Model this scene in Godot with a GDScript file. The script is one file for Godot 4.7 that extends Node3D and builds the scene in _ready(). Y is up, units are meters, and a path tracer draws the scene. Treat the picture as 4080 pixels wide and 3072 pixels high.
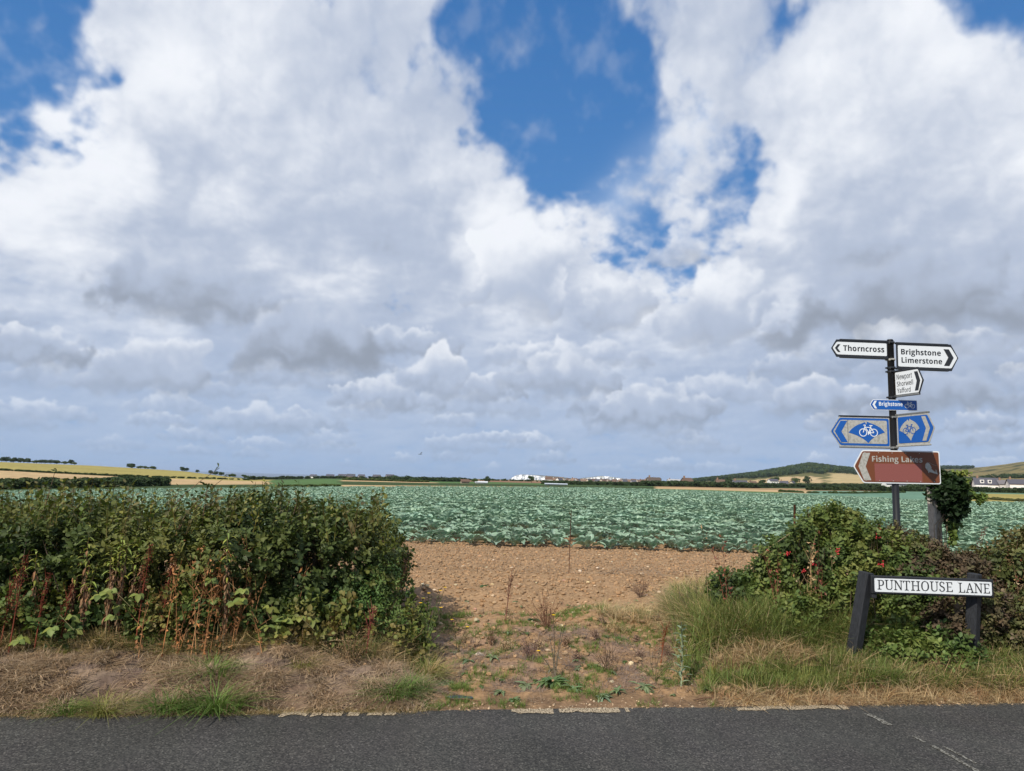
extends Node3D
# A lane at the edge of a brassica field near the sea: road, verge, hedge, gateway, signposts, downs and chalk cliffs.
# x to the right, y up, -z away from the lens; metres. The road surface is y = 0.

const SKY_COVER := [
	[42, 41, 40, 40, 40, 40, 40, 40, 40, 40, 40, 40, 40, 40, 40, 40, 40, 42, 50, 50, 50, 50, 52, 60, 60, 60, 60, 60, 60],
	[75, 74, 73, 72, 71, 70, 61, 58, 63, 63, 62, 60, 59, 58, 57, 58, 59, 57, 64, 63, 58, 58, 60, 68, 67, 67, 67, 67, 67],
	[80, 80, 80, 79, 79, 81, 81, 88, 80, 78, 78, 77, 77, 76, 76, 80, 82, 78, 84, 79, 76, 80, 81, 85, 86, 86, 86, 87, 88],
	[47, 40, 48, 56, 73, 88, 90, 90, 90, 89, 88, 88, 82, 80, 83, 88, 87, 81, 84, 81, 86, 90, 90, 90, 90, 90, 90, 90, 90],
	[70, 70, 70, 70, 82, 89, 90, 90, 90, 90, 90, 90, 83, 80, 85, 90, 89, 85, 80, 81, 90, 90, 90, 90, 90, 90, 90, 90, 90],
	[60, 64, 67, 69, 87, 90, 90, 90, 90, 90, 90, 52, 79, 87, 89, 90, 85, 74, 69, 88, 90, 90, 90, 90, 90, 90, 90, 90, 90],
	[50, 60, 60, 62, 88, 90, 90, 90, 90, 90, 90, 87, 89, 90, 90, 83, 61, 32, 37, 74, 82, 90, 90, 90, 90, 90, 90, 90, 87],
	[15, 24, 33, 75, 83, 90, 90, 90, 90, 90, 90, 90, 90, 84, 72, 64, 47, 20, 23, 33, 32, 81, 90, 90, 90, 87, 79, 70, 59],
	[0, 3, 8, 40, 90, 90, 90, 90, 90, 90, 90, 90, 90, 53, 25, 15, 17, 25, 40, 38, 22, 90, 90, 90, 90, 76, 61, 71, 78],
	[0, 0, 0, 8, 84, 90, 90, 90, 88, 78, 71, 87, 87, 26, 4, 0, 4, 15, 32, 41, 30, 85, 90, 90, 90, 82, 66, 56, 37],
	[0, 0, 0, 40, 76, 90, 90, 86, 81, 73, 58, 80, 76, 23, 11, 9, 5, 9, 35, 47, 61, 86, 90, 90, 81, 57, 19, 15, 10],
	[0, 0, 8, 60, 69, 85, 90, 79, 74, 80, 66, 43, 49, 25, 16, 8, 2, 14, 52, 65, 62, 70, 85, 90, 83, 26, 10, 10, 10],
	[0, 0, 17, 60, 71, 86, 90, 66, 34, 50, 87, 59, 3, 12, 18, 18, 9, 20, 70, 79, 70, 33, 66, 88, 90, 28, 10, 10, 10],
	[0, 0, 26, 60, 74, 87, 90, 63, 32, 55, 86, 61, 1, 9, 18, 20, 11, 21, 72, 79, 70, 34, 65, 88, 90, 29, 10, 10, 10],
	[0, 0, 36, 60, 76, 88, 90, 59, 29, 60, 86, 57, 1, 10, 18, 20, 11, 22, 72, 79, 71, 35, 63, 87, 90, 31, 10, 10, 10],
]
const SKY_LIGHT := [
	[50, 50, 50, 50, 50, 50, 50, 50, 50, 50, 50, 50, 50, 50, 50, 50, 50, 50, 50, 50, 50, 50, 50, 54, 60, 60, 60, 60, 60],
	[50, 50, 50, 52, 60, 60, 53, 50, 50, 56, 57, 57, 56, 56, 56, 55, 55, 54, 51, 54, 54, 50, 51, 56, 60, 60, 60, 60, 60],
	[41, 43, 45, 48, 57, 55, 43, 49, 58, 60, 60, 60, 55, 57, 57, 57, 58, 52, 46, 55, 54, 45, 46, 49, 49, 48, 47, 46, 45],
	[52, 50, 48, 49, 59, 71, 63, 52, 41, 34, 35, 43, 54, 59, 58, 55, 57, 61, 56, 50, 50, 46, 40, 40, 40, 45, 49, 50, 50],
	[66, 63, 61, 59, 63, 62, 61, 56, 51, 49, 48, 41, 55, 60, 60, 56, 57, 70, 67, 51, 57, 63, 40, 40, 40, 45, 48, 47, 45],
	[80, 76, 73, 71, 68, 53, 45, 44, 60, 69, 60, 50, 57, 65, 67, 62, 59, 65, 70, 71, 60, 61, 48, 38, 31, 38, 45, 47, 49],
	[77, 80, 80, 80, 71, 52, 57, 59, 60, 58, 50, 50, 51, 70, 78, 69, 63, 70, 78, 78, 60, 60, 49, 42, 43, 50, 57, 60, 63],
	[70, 70, 71, 84, 82, 60, 62, 68, 59, 52, 51, 50, 50, 78, 88, 78, 66, 62, 63, 61, 61, 79, 52, 54, 56, 62, 70, 70, 70],
	[68, 70, 70, 89, 87, 61, 60, 62, 60, 60, 60, 60, 60, 61, 62, 62, 61, 60, 60, 60, 61, 80, 64, 66, 68, 70, 70, 70, 70],
	[60, 60, 64, 78, 87, 74, 70, 72, 60, 60, 60, 60, 60, 52, 50, 50, 54, 60, 60, 60, 60, 75, 76, 70, 70, 70, 70, 69, 64],
	[60, 60, 60, 61, 73, 81, 83, 72, 60, 60, 60, 60, 60, 56, 49, 47, 49, 53, 62, 60, 60, 70, 80, 70, 74, 68, 60, 60, 60],
	[60, 60, 60, 60, 69, 80, 76, 71, 65, 60, 60, 59, 55, 53, 37, 34, 40, 51, 65, 66, 60, 69, 78, 74, 87, 76, 60, 60, 60],
	[60, 60, 60, 60, 71, 80, 74, 64, 60, 60, 60, 58, 49, 32, 30, 30, 34, 46, 60, 61, 60, 60, 69, 79, 90, 78, 60, 60, 60],
	[60, 60, 60, 60, 74, 80, 73, 63, 60, 60, 60, 58, 48, 31, 30, 30, 35, 46, 60, 60, 60, 60, 69, 79, 89, 79, 60, 60, 60],
	[60, 60, 60, 60, 76, 80, 72, 62, 60, 60, 60, 57, 47, 31, 30, 30, 35, 46, 60, 60, 60, 60, 68, 78, 89, 80, 60, 60, 60],
]
# ground heights (metres) along bearings (tangent from straight ahead) at these distances
const FAR_D := [110.0, 140.0, 200.0, 300.0, 450.0, 700.0, 1000.0, 1500.0, 2200.0, 3000.0]
const FAR_Q := [ -0.9923, -0.6822, -0.5582, -0.4342, -0.3412, -0.2481, -0.1241, -0.0001, 0.1240, 0.2480, 0.3255, 0.4036, 0.4657, 0.5581, 0.6201, 0.6895, 0.9922 ]
const FAR_H := [
	[-2.28, -2.56, -3.84, -3.20, 0.26, 1.93, 2.05, 0.94, -1.31, -5.00],
	[-1.62, -2.23, -2.68, -1.81, 1.93, 4.93, 5.32, 4.88, 4.15, 3.53],
	[-1.30, -1.88, -2.10, -1.73, -0.05, 4.27, 3.78, 2.42, 1.01, -0.02],
	[-0.84, -1.29, -1.42, -1.95, -1.47, 1.72, 0.35, -2.84, -6.18, -9.02],
	[-0.59, -0.95, -1.02, -1.66, -2.28, -3.65, -5.92, -9.70, -14.99, -21.05],
	[-0.23, -0.49, -0.34, -0.62, -0.42, -0.95, -2.36, -4.36, -7.17, -10.38],
	[0.18, 0.03, -0.18, -0.36, -0.54, -0.06, 0.43, 0.28, 0.31, -0.17],
	[0.48, 0.42, 0.27, 0.13, 0.19, 0.67, 1.79, 3.24, 3.99, 4.84],
	[0.74, 0.67, 0.61, 0.64, 0.54, 0.78, 1.62, 3.44, 6.29, 7.97],
	[0.74, 0.66, 0.72, 0.97, 1.30, 2.14, 3.55, 6.74, 13.71, 19.88],
	[0.67, 0.57, 0.69, 0.99, 1.19, 1.96, 4.43, 13.72, 36.13, 53.94],
	[0.61, 0.40, 0.67, 1.20, 1.87, 3.39, 6.99, 19.95, 66.30, 91.53],
	[0.56, 0.42, 0.78, 1.52, 2.46, 4.67, 8.47, 20.26, 52.34, 80.86],
	[0.44, 0.49, 1.06, 2.05, 3.22, 5.60, 10.51, 23.02, 55.53, 88.09],
	[0.47, 0.73, 1.37, 2.18, 3.62, 6.17, 12.30, 30.20, 62.02, 90.29],
	[0.57, 0.84, 1.50, 2.34, 3.83, 6.81, 15.62, 41.67, 81.67, 107.70],
	[0.91, 1.32, 2.05, 3.55, 5.69, 10.68, 25.51, 57.20, 97.65, 132.56],
]
const NAMED_CLOUDS := [
	[-24.3, 10.6, 15.5, 6.4, 0.40, 0.9, 0.9], [28.4, 10.2, 19.0, 8.2, 0.34, 0.9, 0.95], [13.3, 16.4, 5.2, 3.6, 0.62, 0.8, 0.7],
	[8.0, 12.0, 6.0, 4.9, 0.62, 0.6, 0.75], [0.2, 12.9, 8.8, 7.6, 0.74, 0.3, 0.95], [16.2, 10.7, 8.9, 6.4, 0.66, 0.7, 0.95],
	[-14.7, 7.4, 14.0, 6.8, 0.37, 0.8, 1.0], [-25.7, 5.4, 9.2, 5.1, 0.58, 0.6, 0.9], [3.8, 6.7, 10.2, 4.4, 0.54, 0.5, 0.9],
	[-5.6, 6.3, 8.0, 4.3, 0.60, 0.4, 0.85], [-32.9, 6.6, 7.2, 3.2, 0.50, 0.5, 0.85], [31.0, 5.4, 11.0, 3.6, 0.38, 0.6, 0.9],
	[22.1, 5.2, 9.6, 3.4, 0.50, 0.5, 0.85], [11.6, 4.3, 12.0, 3.8, 0.50, 0.5, 0.9], [-10.1, 5.1, 9.6, 3.1, 0.54, 0.4, 0.85], [-19.4, 3.0, 10.5, 2.3, 0.55, 0.5, 0.7]]
const SUN := Vector3(-0.411, 0.656, 0.633)      # towards the sun
var rng := RandomNumberGenerator.new()
var nz := {}
var mats := {}
var taken := {}

func _ready() -> void:
	rng.seed = 20240
	set_noises()
	set_camera_and_sky()
	make_materials()
	build_road()
	build_near_ground()
	build_far_ground()
	build_sea_and_cliffs()
	build_far_things()
	build_crop()
	build_netting()
	build_left_hedge()
	build_right_bushes()
	build_signpost()
	build_name_sign()
	build_ivy_post()
	build_grass()
	build_weeds()
	build_stones()

# ---------------------------------------------------------------- camera, sky, sun
func set_noises() -> void:
	for a in [["fine", 11, 1.0, 4], ["coarse", 12, 1.0, 3], ["warp", 13, 1.0, 3], ["clump", 14, 1.0, 2], ["wisp", 15, 1.0, 6]]:
		var n := FastNoiseLite.new()
		n.seed = a[1]
		n.noise_type = FastNoiseLite.TYPE_SIMPLEX_SMOOTH
		n.frequency = a[2]
		n.fractal_type = FastNoiseLite.FRACTAL_FBM
		n.fractal_octaves = a[3]
		nz[a[0]] = n
	var p := FastNoiseLite.new()
	p.seed = 21
	p.noise_type = FastNoiseLite.TYPE_CELLULAR
	p.cellular_return_type = FastNoiseLite.RETURN_DISTANCE
	p.cellular_distance_function = FastNoiseLite.DISTANCE_EUCLIDEAN
	p.frequency = 1.0
	p.fractal_type = FastNoiseLite.FRACTAL_FBM
	p.fractal_octaves = 4
	p.fractal_gain = 0.5
	p.domain_warp_enabled = true
	p.domain_warp_amplitude = 0.35
	p.domain_warp_frequency = 1.3
	nz["puff"] = p

func set_camera_and_sky() -> void:
	var cam := Camera3D.new()
	cam.name = "camera"
	cam.position = Vector3(0, 1.65, 0)
	cam.rotation = Vector3(deg_to_rad(7.33), 0, deg_to_rad(1.64))
	cam.fov = 55.0
	cam.near = 0.1
	cam.far = 60000.0
	add_child(cam)
	cam.current = true
	var sky := Sky.new()
	var pm := PanoramaSkyMaterial.new()
	pm.panorama = ImageTexture.create_from_image(sky_image())
	sky.sky_material = pm
	var env := Environment.new()
	env.background_mode = Environment.BG_SKY
	env.sky = sky
	env.tonemap_mode = Environment.TONE_MAPPER_LINEAR
	env.tonemap_exposure = 1.0
	env.background_energy_multiplier = 1.0
	env.fog_enabled = true
	env.fog_density = 0.000035
	env.fog_light_color = Color(0.80, 0.88, 1.0)
	env.sdfgi_enabled = true
	env.ssao_enabled = true
	env.ssil_enabled = true
	var we := WorldEnvironment.new()
	we.name = "world_environment"
	we.environment = env
	add_child(we)
	var sun := DirectionalLight3D.new()
	sun.name = "sun"
	sun.light_energy = 1.55
	sun.light_color = Color(1.0, 0.965, 0.9)
	sun.light_angular_distance = 0.5
	sun.shadow_enabled = true
	add_child(sun)
	sun.look_at_from_position(SUN * 50.0, Vector3.ZERO, Vector3.UP)

func table(t: Array, az: float, el: float) -> float:
	var x := clampf((az + 42.0) / 3.0, 0.0, 27.999)
	var y := clampf(el / 2.75, 0.0, 13.999)
	var i := int(x)
	var j := int(y)
	var a := x - i
	var b := y - j
	return lerpf(lerpf(t[j][i], t[j][i + 1], a), lerpf(t[j + 1][i], t[j + 1][i + 1], a), b) / 90.0

func cloud_tone(v: float) -> Color:
	var c := Color(0.31, 0.35, 0.425).lerp(Color(0.475, 0.545, 0.685), smoothstep(0.12, 0.55, v))
	return c.lerp(Color(0.90, 0.93, 0.985), smoothstep(0.5, 1.04, v))

# the upper cloud masses and the open sky for one direction in degrees; the pattern goes on all round
func sky_color(az: float, el: float) -> Color:
	var e := deg_to_rad(maxf(el, 0.0))
	var r := 4.6 * pow(e + 0.12, -0.64)                    # far clouds are smaller and flatter
	var p := Vector2(sin(deg_to_rad(az)), cos(deg_to_rad(az))) * r
	var low := clampf(1.0 - el / 14.0, 0.0, 1.0)
	var w1 := nz["warp"].get_noise_2dv(p * 0.6) as float
	var w2 := nz["warp"].get_noise_2dv(p * 0.6 + Vector2(31, 7)) as float
	var w3 := nz["warp"].get_noise_2dv(p * 2.1 + Vector2(3, 57)) as float
	var w4 := nz["warp"].get_noise_2dv(p * 2.1 + Vector2(71, 7)) as float
	var out := clampf((absf(az) - 40.0) / 8.0, 0.0, 1.0)
	out = maxf(out, clampf((el - 35.0) / 6.0, 0.0, 1.0))
	var warp := 1.0 - 0.5 * low
	var c := 0.0
	var l := 0.0
	if out < 1.0:
		c = table(SKY_COVER, az + (w1 * 3.4 + w3 * 1.3) * warp, el + (w2 * 2.4 + w4 * 1.0) * warp)
		l = table(SKY_LIGHT, az + (w1 * 3.4 + w3 * 1.3) * warp, el + (w2 * 2.4 + w4 * 1.0) * warp)
	if out > 0.0:
		var c2 := clampf(0.66 + 1.3 * (nz["coarse"].get_noise_2dv(p * 0.35) as float), 0.0, 1.0)
		var l2 := clampf(0.66 + 0.5 * (nz["coarse"].get_noise_2dv(p * 0.35 + Vector2(9, 5)) as float), 0.35, 0.95)
		c2 = lerpf(c2, 0.8, low * low)
		c = lerpf(c, c2, out)
		l = lerpf(l, l2, out)
	var f := nz["wisp"].get_noise_2dv(p * 0.9) as float          # broad soft shape
	var f2 := nz["wisp"].get_noise_2dv(p * 3.4 + Vector2(5, 9)) as float
	var b1 := 0.35 - (nz["puff"].get_noise_2dv(p * 1.3) as float) # billows
	var b2 := 0.35 - (nz["puff"].get_noise_2dv(p * 1.3 + Vector2(-0.07, -0.09).rotated(-deg_to_rad(az))) as float)
	var edge := 1.0 - absf(c * 2.0 - 1.0)
	var body := c * 1.2 - 0.10 + f * 0.32 + (b1 - 0.45) * (0.16 + 0.42 * edge) + f2 * (0.05 + 0.36 * edge)
	var a := smoothstep(0.26, 0.90, body)
	a = maxf(a, 0.22 * smoothstep(0.0, 0.8, f2 * 0.6 + f * 0.9) * (1.0 - low))     # thin wisps
	var thick := smoothstep(0.45, 1.1, body)
	# light falls on the upper left of each billow
	var relief := clampf((b1 - b2) * 2.0, -0.5, 0.5)
	var v := l - 0.05 + relief * (0.16 + 0.12 * (1.0 - thick)) + (b1 - 0.5) * 0.14 + f * 0.20 + (1.0 - thick) * 0.07
	v = lerpf(v, 0.62, low * low * 0.8)
	v = clampf(v, 0.10, 1.1)
	var blue := Color(0.052, 0.180, 0.46).lerp(Color(0.115, 0.31, 0.66), clampf(1.0 - el / 36.0, 0.0, 1.0))
	blue = blue.lerp(Color(0.33, 0.49, 0.74), exp(-maxf(el, 0.0) / 7.0))
	# a streak of thin high cloud slanting down to the left
	var along := ((az - 6.6) * 10.5 + (el - 20.6) * 7.4) / 165.0
	var off := ((az - 6.6) * -7.4 + (el - 20.6) * 10.5) / 12.85
	var veil := exp(-off * off / 3.2) * smoothstep(-0.15, 0.15, along) * (1.0 - smoothstep(0.8, 1.5, along)) * (0.55 + 0.5 * f)
	blue = blue.lerp(Color(0.58, 0.70, 0.90), clampf(veil, 0.0, 0.8) * (1.0 - out))
	return blue.lerp(cloud_tone(v), a * (1.0 - 0.35 * low))

func hazed(c: Color, el: float) -> Color:
	return c.lerp(Color(0.345, 0.475, 0.69), 0.93 * exp(-maxf(el, 0.0) / 3.3)).linear_to_srgb()

# one heap cloud: a flat base, puffs piled on it, lit from the upper left
func heap_cloud(buf: PackedColorArray, w: int, h: int, az0: float, top_el: float, step: float, cl: Array, seed_: int) -> void:
	var r := RandomNumberGenerator.new()
	r.seed = seed_
	var cw: float = cl[2]
	var ch: float = cl[3]
	var tone: float = cl[4]
	var soft: float = cl[5]
	var puffs := []
	for k in 12:
		var x := r.randf_range(-0.46, 0.46)
		var room := 1.0 - pow(absf(x) * 2.0, 2.2)
		var rad := ch * r.randf_range(0.20, 0.42) * (0.55 + 0.45 * room)
		var y := rad * 0.5 + r.randf() * maxf(ch * room - rad * 1.5, 0.0)
		puffs.append([x * cw, y, rad * maxf(1.0, cw / ch * 0.40), rad * maxf(1.0, cw / ch * 0.26)])
	puffs.append([0.0, ch * 0.22, cw * 0.36, ch * 0.6])
	var i0 := maxi(0, int((cl[0] - cw * 1.0 - az0) / step))
	var i1 := mini(w, int((cl[0] + cw * 1.0 - az0) / step))
	var j0 := maxi(0, int((top_el - cl[1] - ch * 2.1) / step))
	var j1 := mini(h, int((top_el - cl[1] + ch * 0.35) / step))
	var n1: FastNoiseLite = nz["wisp"]
	var k1 := 1.6 / ch
	for j in range(j0, j1):
		var ey: float = top_el - j * step - cl[1]
		for i in range(i0, i1):
			var ex: float = az0 + i * step - cl[0]
			var q := Vector2(ex + cl[0] * 0.7, ey + seed_ * 3.1) * k1
			var wx := n1.get_noise_2dv(q)
			var wy := n1.get_noise_2dv(q + Vector2(17, 5))
			var x: float = ex + wx * ch * 0.34
			var y: float = ey + wy * ch * 0.26
			var dens := 0.0
			var lit := 0.0
			var sum := 0.001
			for p in puffs:
				var dx: float = (x - p[0]) / p[2]
				var dy: float = (y - p[1]) / p[3]
				var g := 1.0 - dx * dx - dy * dy
				if g > 0.0:
					dens = maxf(dens, g)
					var wt := g * g
					sum += wt
					lit += wt * (dy * 0.8 - dx * 0.45)
			if dens <= 0.0: continue
			lit /= sum
			var foot: float = smoothstep(-0.12 * ch, 0.22 * ch, y)
			var a := smoothstep(0.03, 0.03 + soft, dens + wx * 0.12) * foot
			var v: float = tone + lit * 0.26 + (clampf(y / ch, 0.0, 1.0) - 0.45) * 0.62 + wx * 0.10
			var at := j * w + i
			buf[at] = buf[at].lerp(cloud_tone(clampf(v, 0.05, 1.06)), a * cl[6])

func sky_part(w: int, h: int, az0: float, top_el: float, step: float, clouds: Array) -> PackedColorArray:
	var buf := PackedColorArray()
	buf.resize(w * h)
	for j in h:
		for i in w:
			buf[j * w + i] = sky_color(az0 + i * step, top_el - j * step)
	var n := 0
	for c in clouds:
		n += 1
		heap_cloud(buf, w, h, az0, top_el, step, c, n * 7 + int(absf(c[0])))
	return buf

func random_clouds(a0: float, a1: float, seed_: int) -> Array:
	var r := RandomNumberGenerator.new()
	r.seed = seed_
	var out := []
	for row in 9:
		var el := 0.9 + 0.55 * row + 0.06 * row * row
		var w := 3.6 + 1.2 * row
		var az := a0 + r.randf_range(0, w)
		while az < a1:
			var k := r.randf_range(0.6, 1.25)
			out.append([az, el + r.randf_range(-0.3, 0.3), w * k, (0.8 + 0.28 * row) * r.randf_range(0.7, 1.3), r.randf_range(0.46, 0.64), r.randf_range(0.25, 0.6), r.randf_range(0.45, 0.85)])
			az += w * r.randf_range(0.8, 2.2)
	return out

func sky_image() -> Image:
	var w := 1024
	var small := Image.create(w, 512, false, Image.FORMAT_RGB8)
	small.fill(Color(0.4, 0.42, 0.42))
	var s0 := 360.0 / w
	var rest := sky_part(w, 256, -180.0 + s0 * 0.5, 90.0 - s0 * 0.5, s0, random_clouds(-180.0, -44.0, 91) + random_clouds(44.0, 180.0, 92))
	for j in 256:
		for i in w:
			small.set_pixel((i + w / 2) % w, j, hazed(rest[j * w + i], 90.0 - (j + 0.5) * s0))
	small.resize(4096, 2048, Image.INTERPOLATE_CUBIC)
	var s := 360.0 / 4096.0
	# clouds in view: bearing, height of base, width, height (degrees), tone, softness, strength
	var named := NAMED_CLOUDS
	var j0 := int((90.0 - 40.0) / s)
	var i0 := int((180.0 - 44.0) / s)
	var ww := int(88.0 / s)
	var hh := int(40.6 / s)
	var view := sky_part(ww, hh, (i0 + 0.5) * s - 180.0, 90.0 - (j0 + 0.5) * s, s, random_clouds(-46.0, 46.0, 93) + named)
	for j in hh:
		for i in ww:
			small.set_pixel((i + i0 + 2048) % 4096, j + j0, hazed(view[j * ww + i], 90.0 - (j + j0 + 0.5) * s))
	return small

# ---------------------------------------------------------------- helpers
func numbered(called: String) -> String:
	var k: int = taken.get(called, -1) + 1
	taken[called] = k
	return called if k == 0 else "%s_%03d" % [called, k]

func tag(o: Node, label := "", category := "", group := "", kind := "") -> Node:
	if label: o.set_meta("label", label)
	if category: o.set_meta("category", category)
	if group: o.set_meta("group", group)
	if kind: o.set_meta("kind", kind)
	return o

func thing(called: String, label: String, category: String, at := Vector3.ZERO, turn := 0.0, group := "") -> Node3D:
	var o := Node3D.new()
	o.name = numbered(called)
	add_child(o)
	o.position = at
	o.rotation.y = turn
	tag(o, label, category, group)
	return o

func part(called: String, m: Mesh, mat: Material, parent: Node, at := Vector3.ZERO) -> MeshInstance3D:
	var o := MeshInstance3D.new()
	o.name = called
	o.mesh = m
	o.material_override = mat
	parent.add_child(o, true)
	o.position = at
	return o

func top(called: String, m: Mesh, mat: Material, at := Vector3.ZERO) -> MeshInstance3D:
	var o := MeshInstance3D.new()
	o.name = numbered(called)
	o.mesh = m
	o.material_override = mat
	add_child(o)
	o.position = at
	return o

func structure(called: String, m: Mesh, mat: Material) -> MeshInstance3D:
	var o := top(called, m, mat)
	o.set_meta("kind", "structure")
	return o

# many copies of one small mesh as one object
func scatter(called: String, m: Mesh, mat: Material, where: Array, tints: Array, parent: Node = null) -> MultiMeshInstance3D:
	var mm := MultiMesh.new()
	mm.transform_format = MultiMesh.TRANSFORM_3D
	mm.use_colors = true
	mm.mesh = m
	mm.instance_count = where.size()
	for i in where.size():
		mm.set_instance_transform(i, where[i])
		mm.set_instance_color(i, tints[i])
	var o := MultiMeshInstance3D.new()
	o.name = called if parent else numbered(called)
	o.multimesh = mm
	o.material_override = mat
	(parent if parent else self).add_child(o, true)
	o.set_meta("kind", "stuff")
	return o

func begin() -> SurfaceTool:
	var st := SurfaceTool.new()
	st.begin(Mesh.PRIMITIVE_TRIANGLES)
	st.set_color(Color.WHITE)
	return st

func done(st: SurfaceTool) -> ArrayMesh:
	st.generate_normals()
	return st.commit()

func tri(st: SurfaceTool, a: Vector3, b: Vector3, c: Vector3) -> void:
	st.add_vertex(a); st.add_vertex(b); st.add_vertex(c)

func quad(st: SurfaceTool, a: Vector3, b: Vector3, c: Vector3, d: Vector3) -> void:
	tri(st, a, b, c)
	tri(st, a, c, d)

func across(v: Vector3) -> Vector3:
	var s := v.cross(Vector3.UP)
	return s.normalized() if s.length() > 0.01 else Vector3.RIGHT

# a tapering tube through points
func tube(st: SurfaceTool, pts: Array, r0: float, r1: float, sides := 5) -> void:
	var rings := []
	for i in pts.size():
		var d: Vector3 = (pts[mini(i + 1, pts.size() - 1)] - pts[maxi(i - 1, 0)]).normalized()
		var s := across(d)
		var u := s.cross(d)
		var r := lerpf(r0, r1, float(i) / (pts.size() - 1))
		var ring := []
		for k in sides:
			var a := TAU * k / sides
			ring.append(pts[i] + (s * cos(a) + u * sin(a)) * r)
		rings.append(ring)
	for i in pts.size() - 1:
		for k in sides:
			var k2 := (k + 1) % sides
			quad(st, rings[i][k], rings[i][k2], rings[i + 1][k2], rings[i + 1][k])
	for k in range(1, sides - 1):
		tri(st, rings[-1][0], rings[-1][k + 1], rings[-1][k])
		tri(st, rings[0][0], rings[0][k], rings[0][k + 1])

# a chamfered box
func block(st: SurfaceTool, c: Vector3, size: Vector3, bev: float, basis := Basis()) -> void:
	st.set_smooth_group(-1)
	var h := size * 0.5
	var f := func(x: float, y: float, z: float) -> Vector3: return c + basis * Vector3(x, y, z)
	for ax in 3:
		for sg in [-1.0, 1.0]:
			var q := []
			for e in [[-1, -1], [1, -1], [1, 1], [-1, 1]]:
				var v := Vector3.ZERO
				v[ax] = h[ax] * sg
				v[(ax + 1) % 3] = (h[(ax + 1) % 3] - bev) * e[0]
				v[(ax + 2) % 3] = (h[(ax + 2) % 3] - bev) * e[1]
				q.append(c + basis * v)
			if sg > 0: q.reverse()
			quad(st, q[0], q[1], q[2], q[3])
	for ax in 3:
		var b := (ax + 1) % 3
		var d := (ax + 2) % 3
		for s1 in [-1.0, 1.0]:
			for s2 in [-1.0, 1.0]:
				var q := []
				for e in [[-1, 0], [1, 0], [1, 1], [-1, 1]]:
					var v := Vector3.ZERO
					v[ax] = (h[ax] - bev) * e[0]
					v[b] = (h[b] - (bev if e[1] == 1 else 0.0)) * s1
					v[d] = (h[d] - (0.0 if e[1] == 1 else bev)) * s2
					q.append(c + basis * v)
				if s1 * s2 < 0: q.reverse()
				quad(st, q[0], q[1], q[2], q[3])
	for sx in [-1.0, 1.0]:
		for sy in [-1.0, 1.0]:
			for sz in [-1.0, 1.0]:
				var s := Vector3(sx, sy, sz)
				var q := []
				for ax in 3:
					var v := (h - Vector3.ONE * bev) * s
					v[ax] = h[ax] * s[ax]
					q.append(c + basis * v)
				if sx * sy * sz > 0: q.reverse()
				tri(st, q[0], q[1], q[2])

# a flat shape in x and y with its front at z1 and its back at z0
func prism(st: SurfaceTool, poly: PackedVector2Array, z0: float, z1: float) -> void:
	st.set_smooth_group(-1)
	var p := poly.duplicate()
	if Geometry2D.is_polygon_clockwise(p): p.reverse()
	var ix := Geometry2D.triangulate_polygon(p)
	for k in range(0, ix.size(), 3):
		var a := p[ix[k]]
		var b := p[ix[k + 1]]
		var c := p[ix[k + 2]]
		if (b - a).cross(c - a) > 0.0:
			var t := b
			b = c
			c = t
		tri(st, Vector3(a.x, a.y, z1), Vector3(b.x, b.y, z1), Vector3(c.x, c.y, z1))
		tri(st, Vector3(a.x, a.y, z0), Vector3(c.x, c.y, z0), Vector3(b.x, b.y, z0))
	for i in p.size():
		var a := p[i]
		var b := p[(i + 1) % p.size()]
		quad(st, Vector3(a.x, a.y, z1), Vector3(b.x, b.y, z1), Vector3(b.x, b.y, z0), Vector3(a.x, a.y, z0))

# one leaf: a folded, curling blade of a few quads along fwd, its upper side towards up
func leaf(st: SurfaceTool, o: Vector3, fwd: Vector3, up: Vector3, size: float, width: float, curl: float, fold: float, c: Color, rib: Color, segs := 3, power := 0.8) -> void:
	var side := fwd.cross(up).normalized()
	var prev := []
	for i in segs + 1:
		var t := float(i) / segs
		var w := width * 0.5 * pow(maxf(sin(PI * pow(t, power)), 0.0), 0.8)
		if i == 0: w = width * 0.06
		var p := o + fwd * size * (t - 0.25 * absf(curl) * t * t) - up * curl * size * t * t
		var row := [p - side * w + up * w * fold, p, p + side * w + up * w * fold]
		if i > 0:
			st.set_color(c)
			st.add_vertex(prev[0]); st.set_color(rib); st.add_vertex(prev[1]); st.add_vertex(row[1])
			st.set_color(c); st.add_vertex(prev[0]); st.set_color(rib); st.add_vertex(row[1]); st.set_color(c); st.add_vertex(row[0])
			st.set_color(rib); st.add_vertex(prev[1]); st.set_color(c); st.add_vertex(prev[2]); st.add_vertex(row[2])
			st.set_color(rib); st.add_vertex(prev[1]); st.set_color(c); st.add_vertex(row[2]); st.set_color(rib); st.add_vertex(row[1])
		prev = row

func rr(a: float, b: float) -> float:
	return rng.randf_range(a, b)

func rdir() -> Vector3:
	var z := rr(-1, 1)
	var a := rr(0, TAU)
	var r := sqrt(1.0 - z * z)
	return Vector3(r * cos(a), z, r * sin(a))

func facing(y: Vector3, turn: float, scale: float) -> Basis:
	var u := y.normalized()
	var x := u.cross(Vector3(0.3, 0.2, 1)).normalized()
	var b := Basis(x, u, x.cross(u))
	return b.rotated(u, turn).scaled(Vector3.ONE * scale) if false else Basis(u, turn) * b * Basis.from_scale(Vector3.ONE * scale)

func tint(c: Color, spread: float, hue := 0.0) -> Color:
	var k := 1.0 + rr(-spread, spread)
	var h := rr(-hue, hue)
	return Color(c.r * k * (1.0 + h), c.g * k, c.b * k * (1.0 - h))

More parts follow.
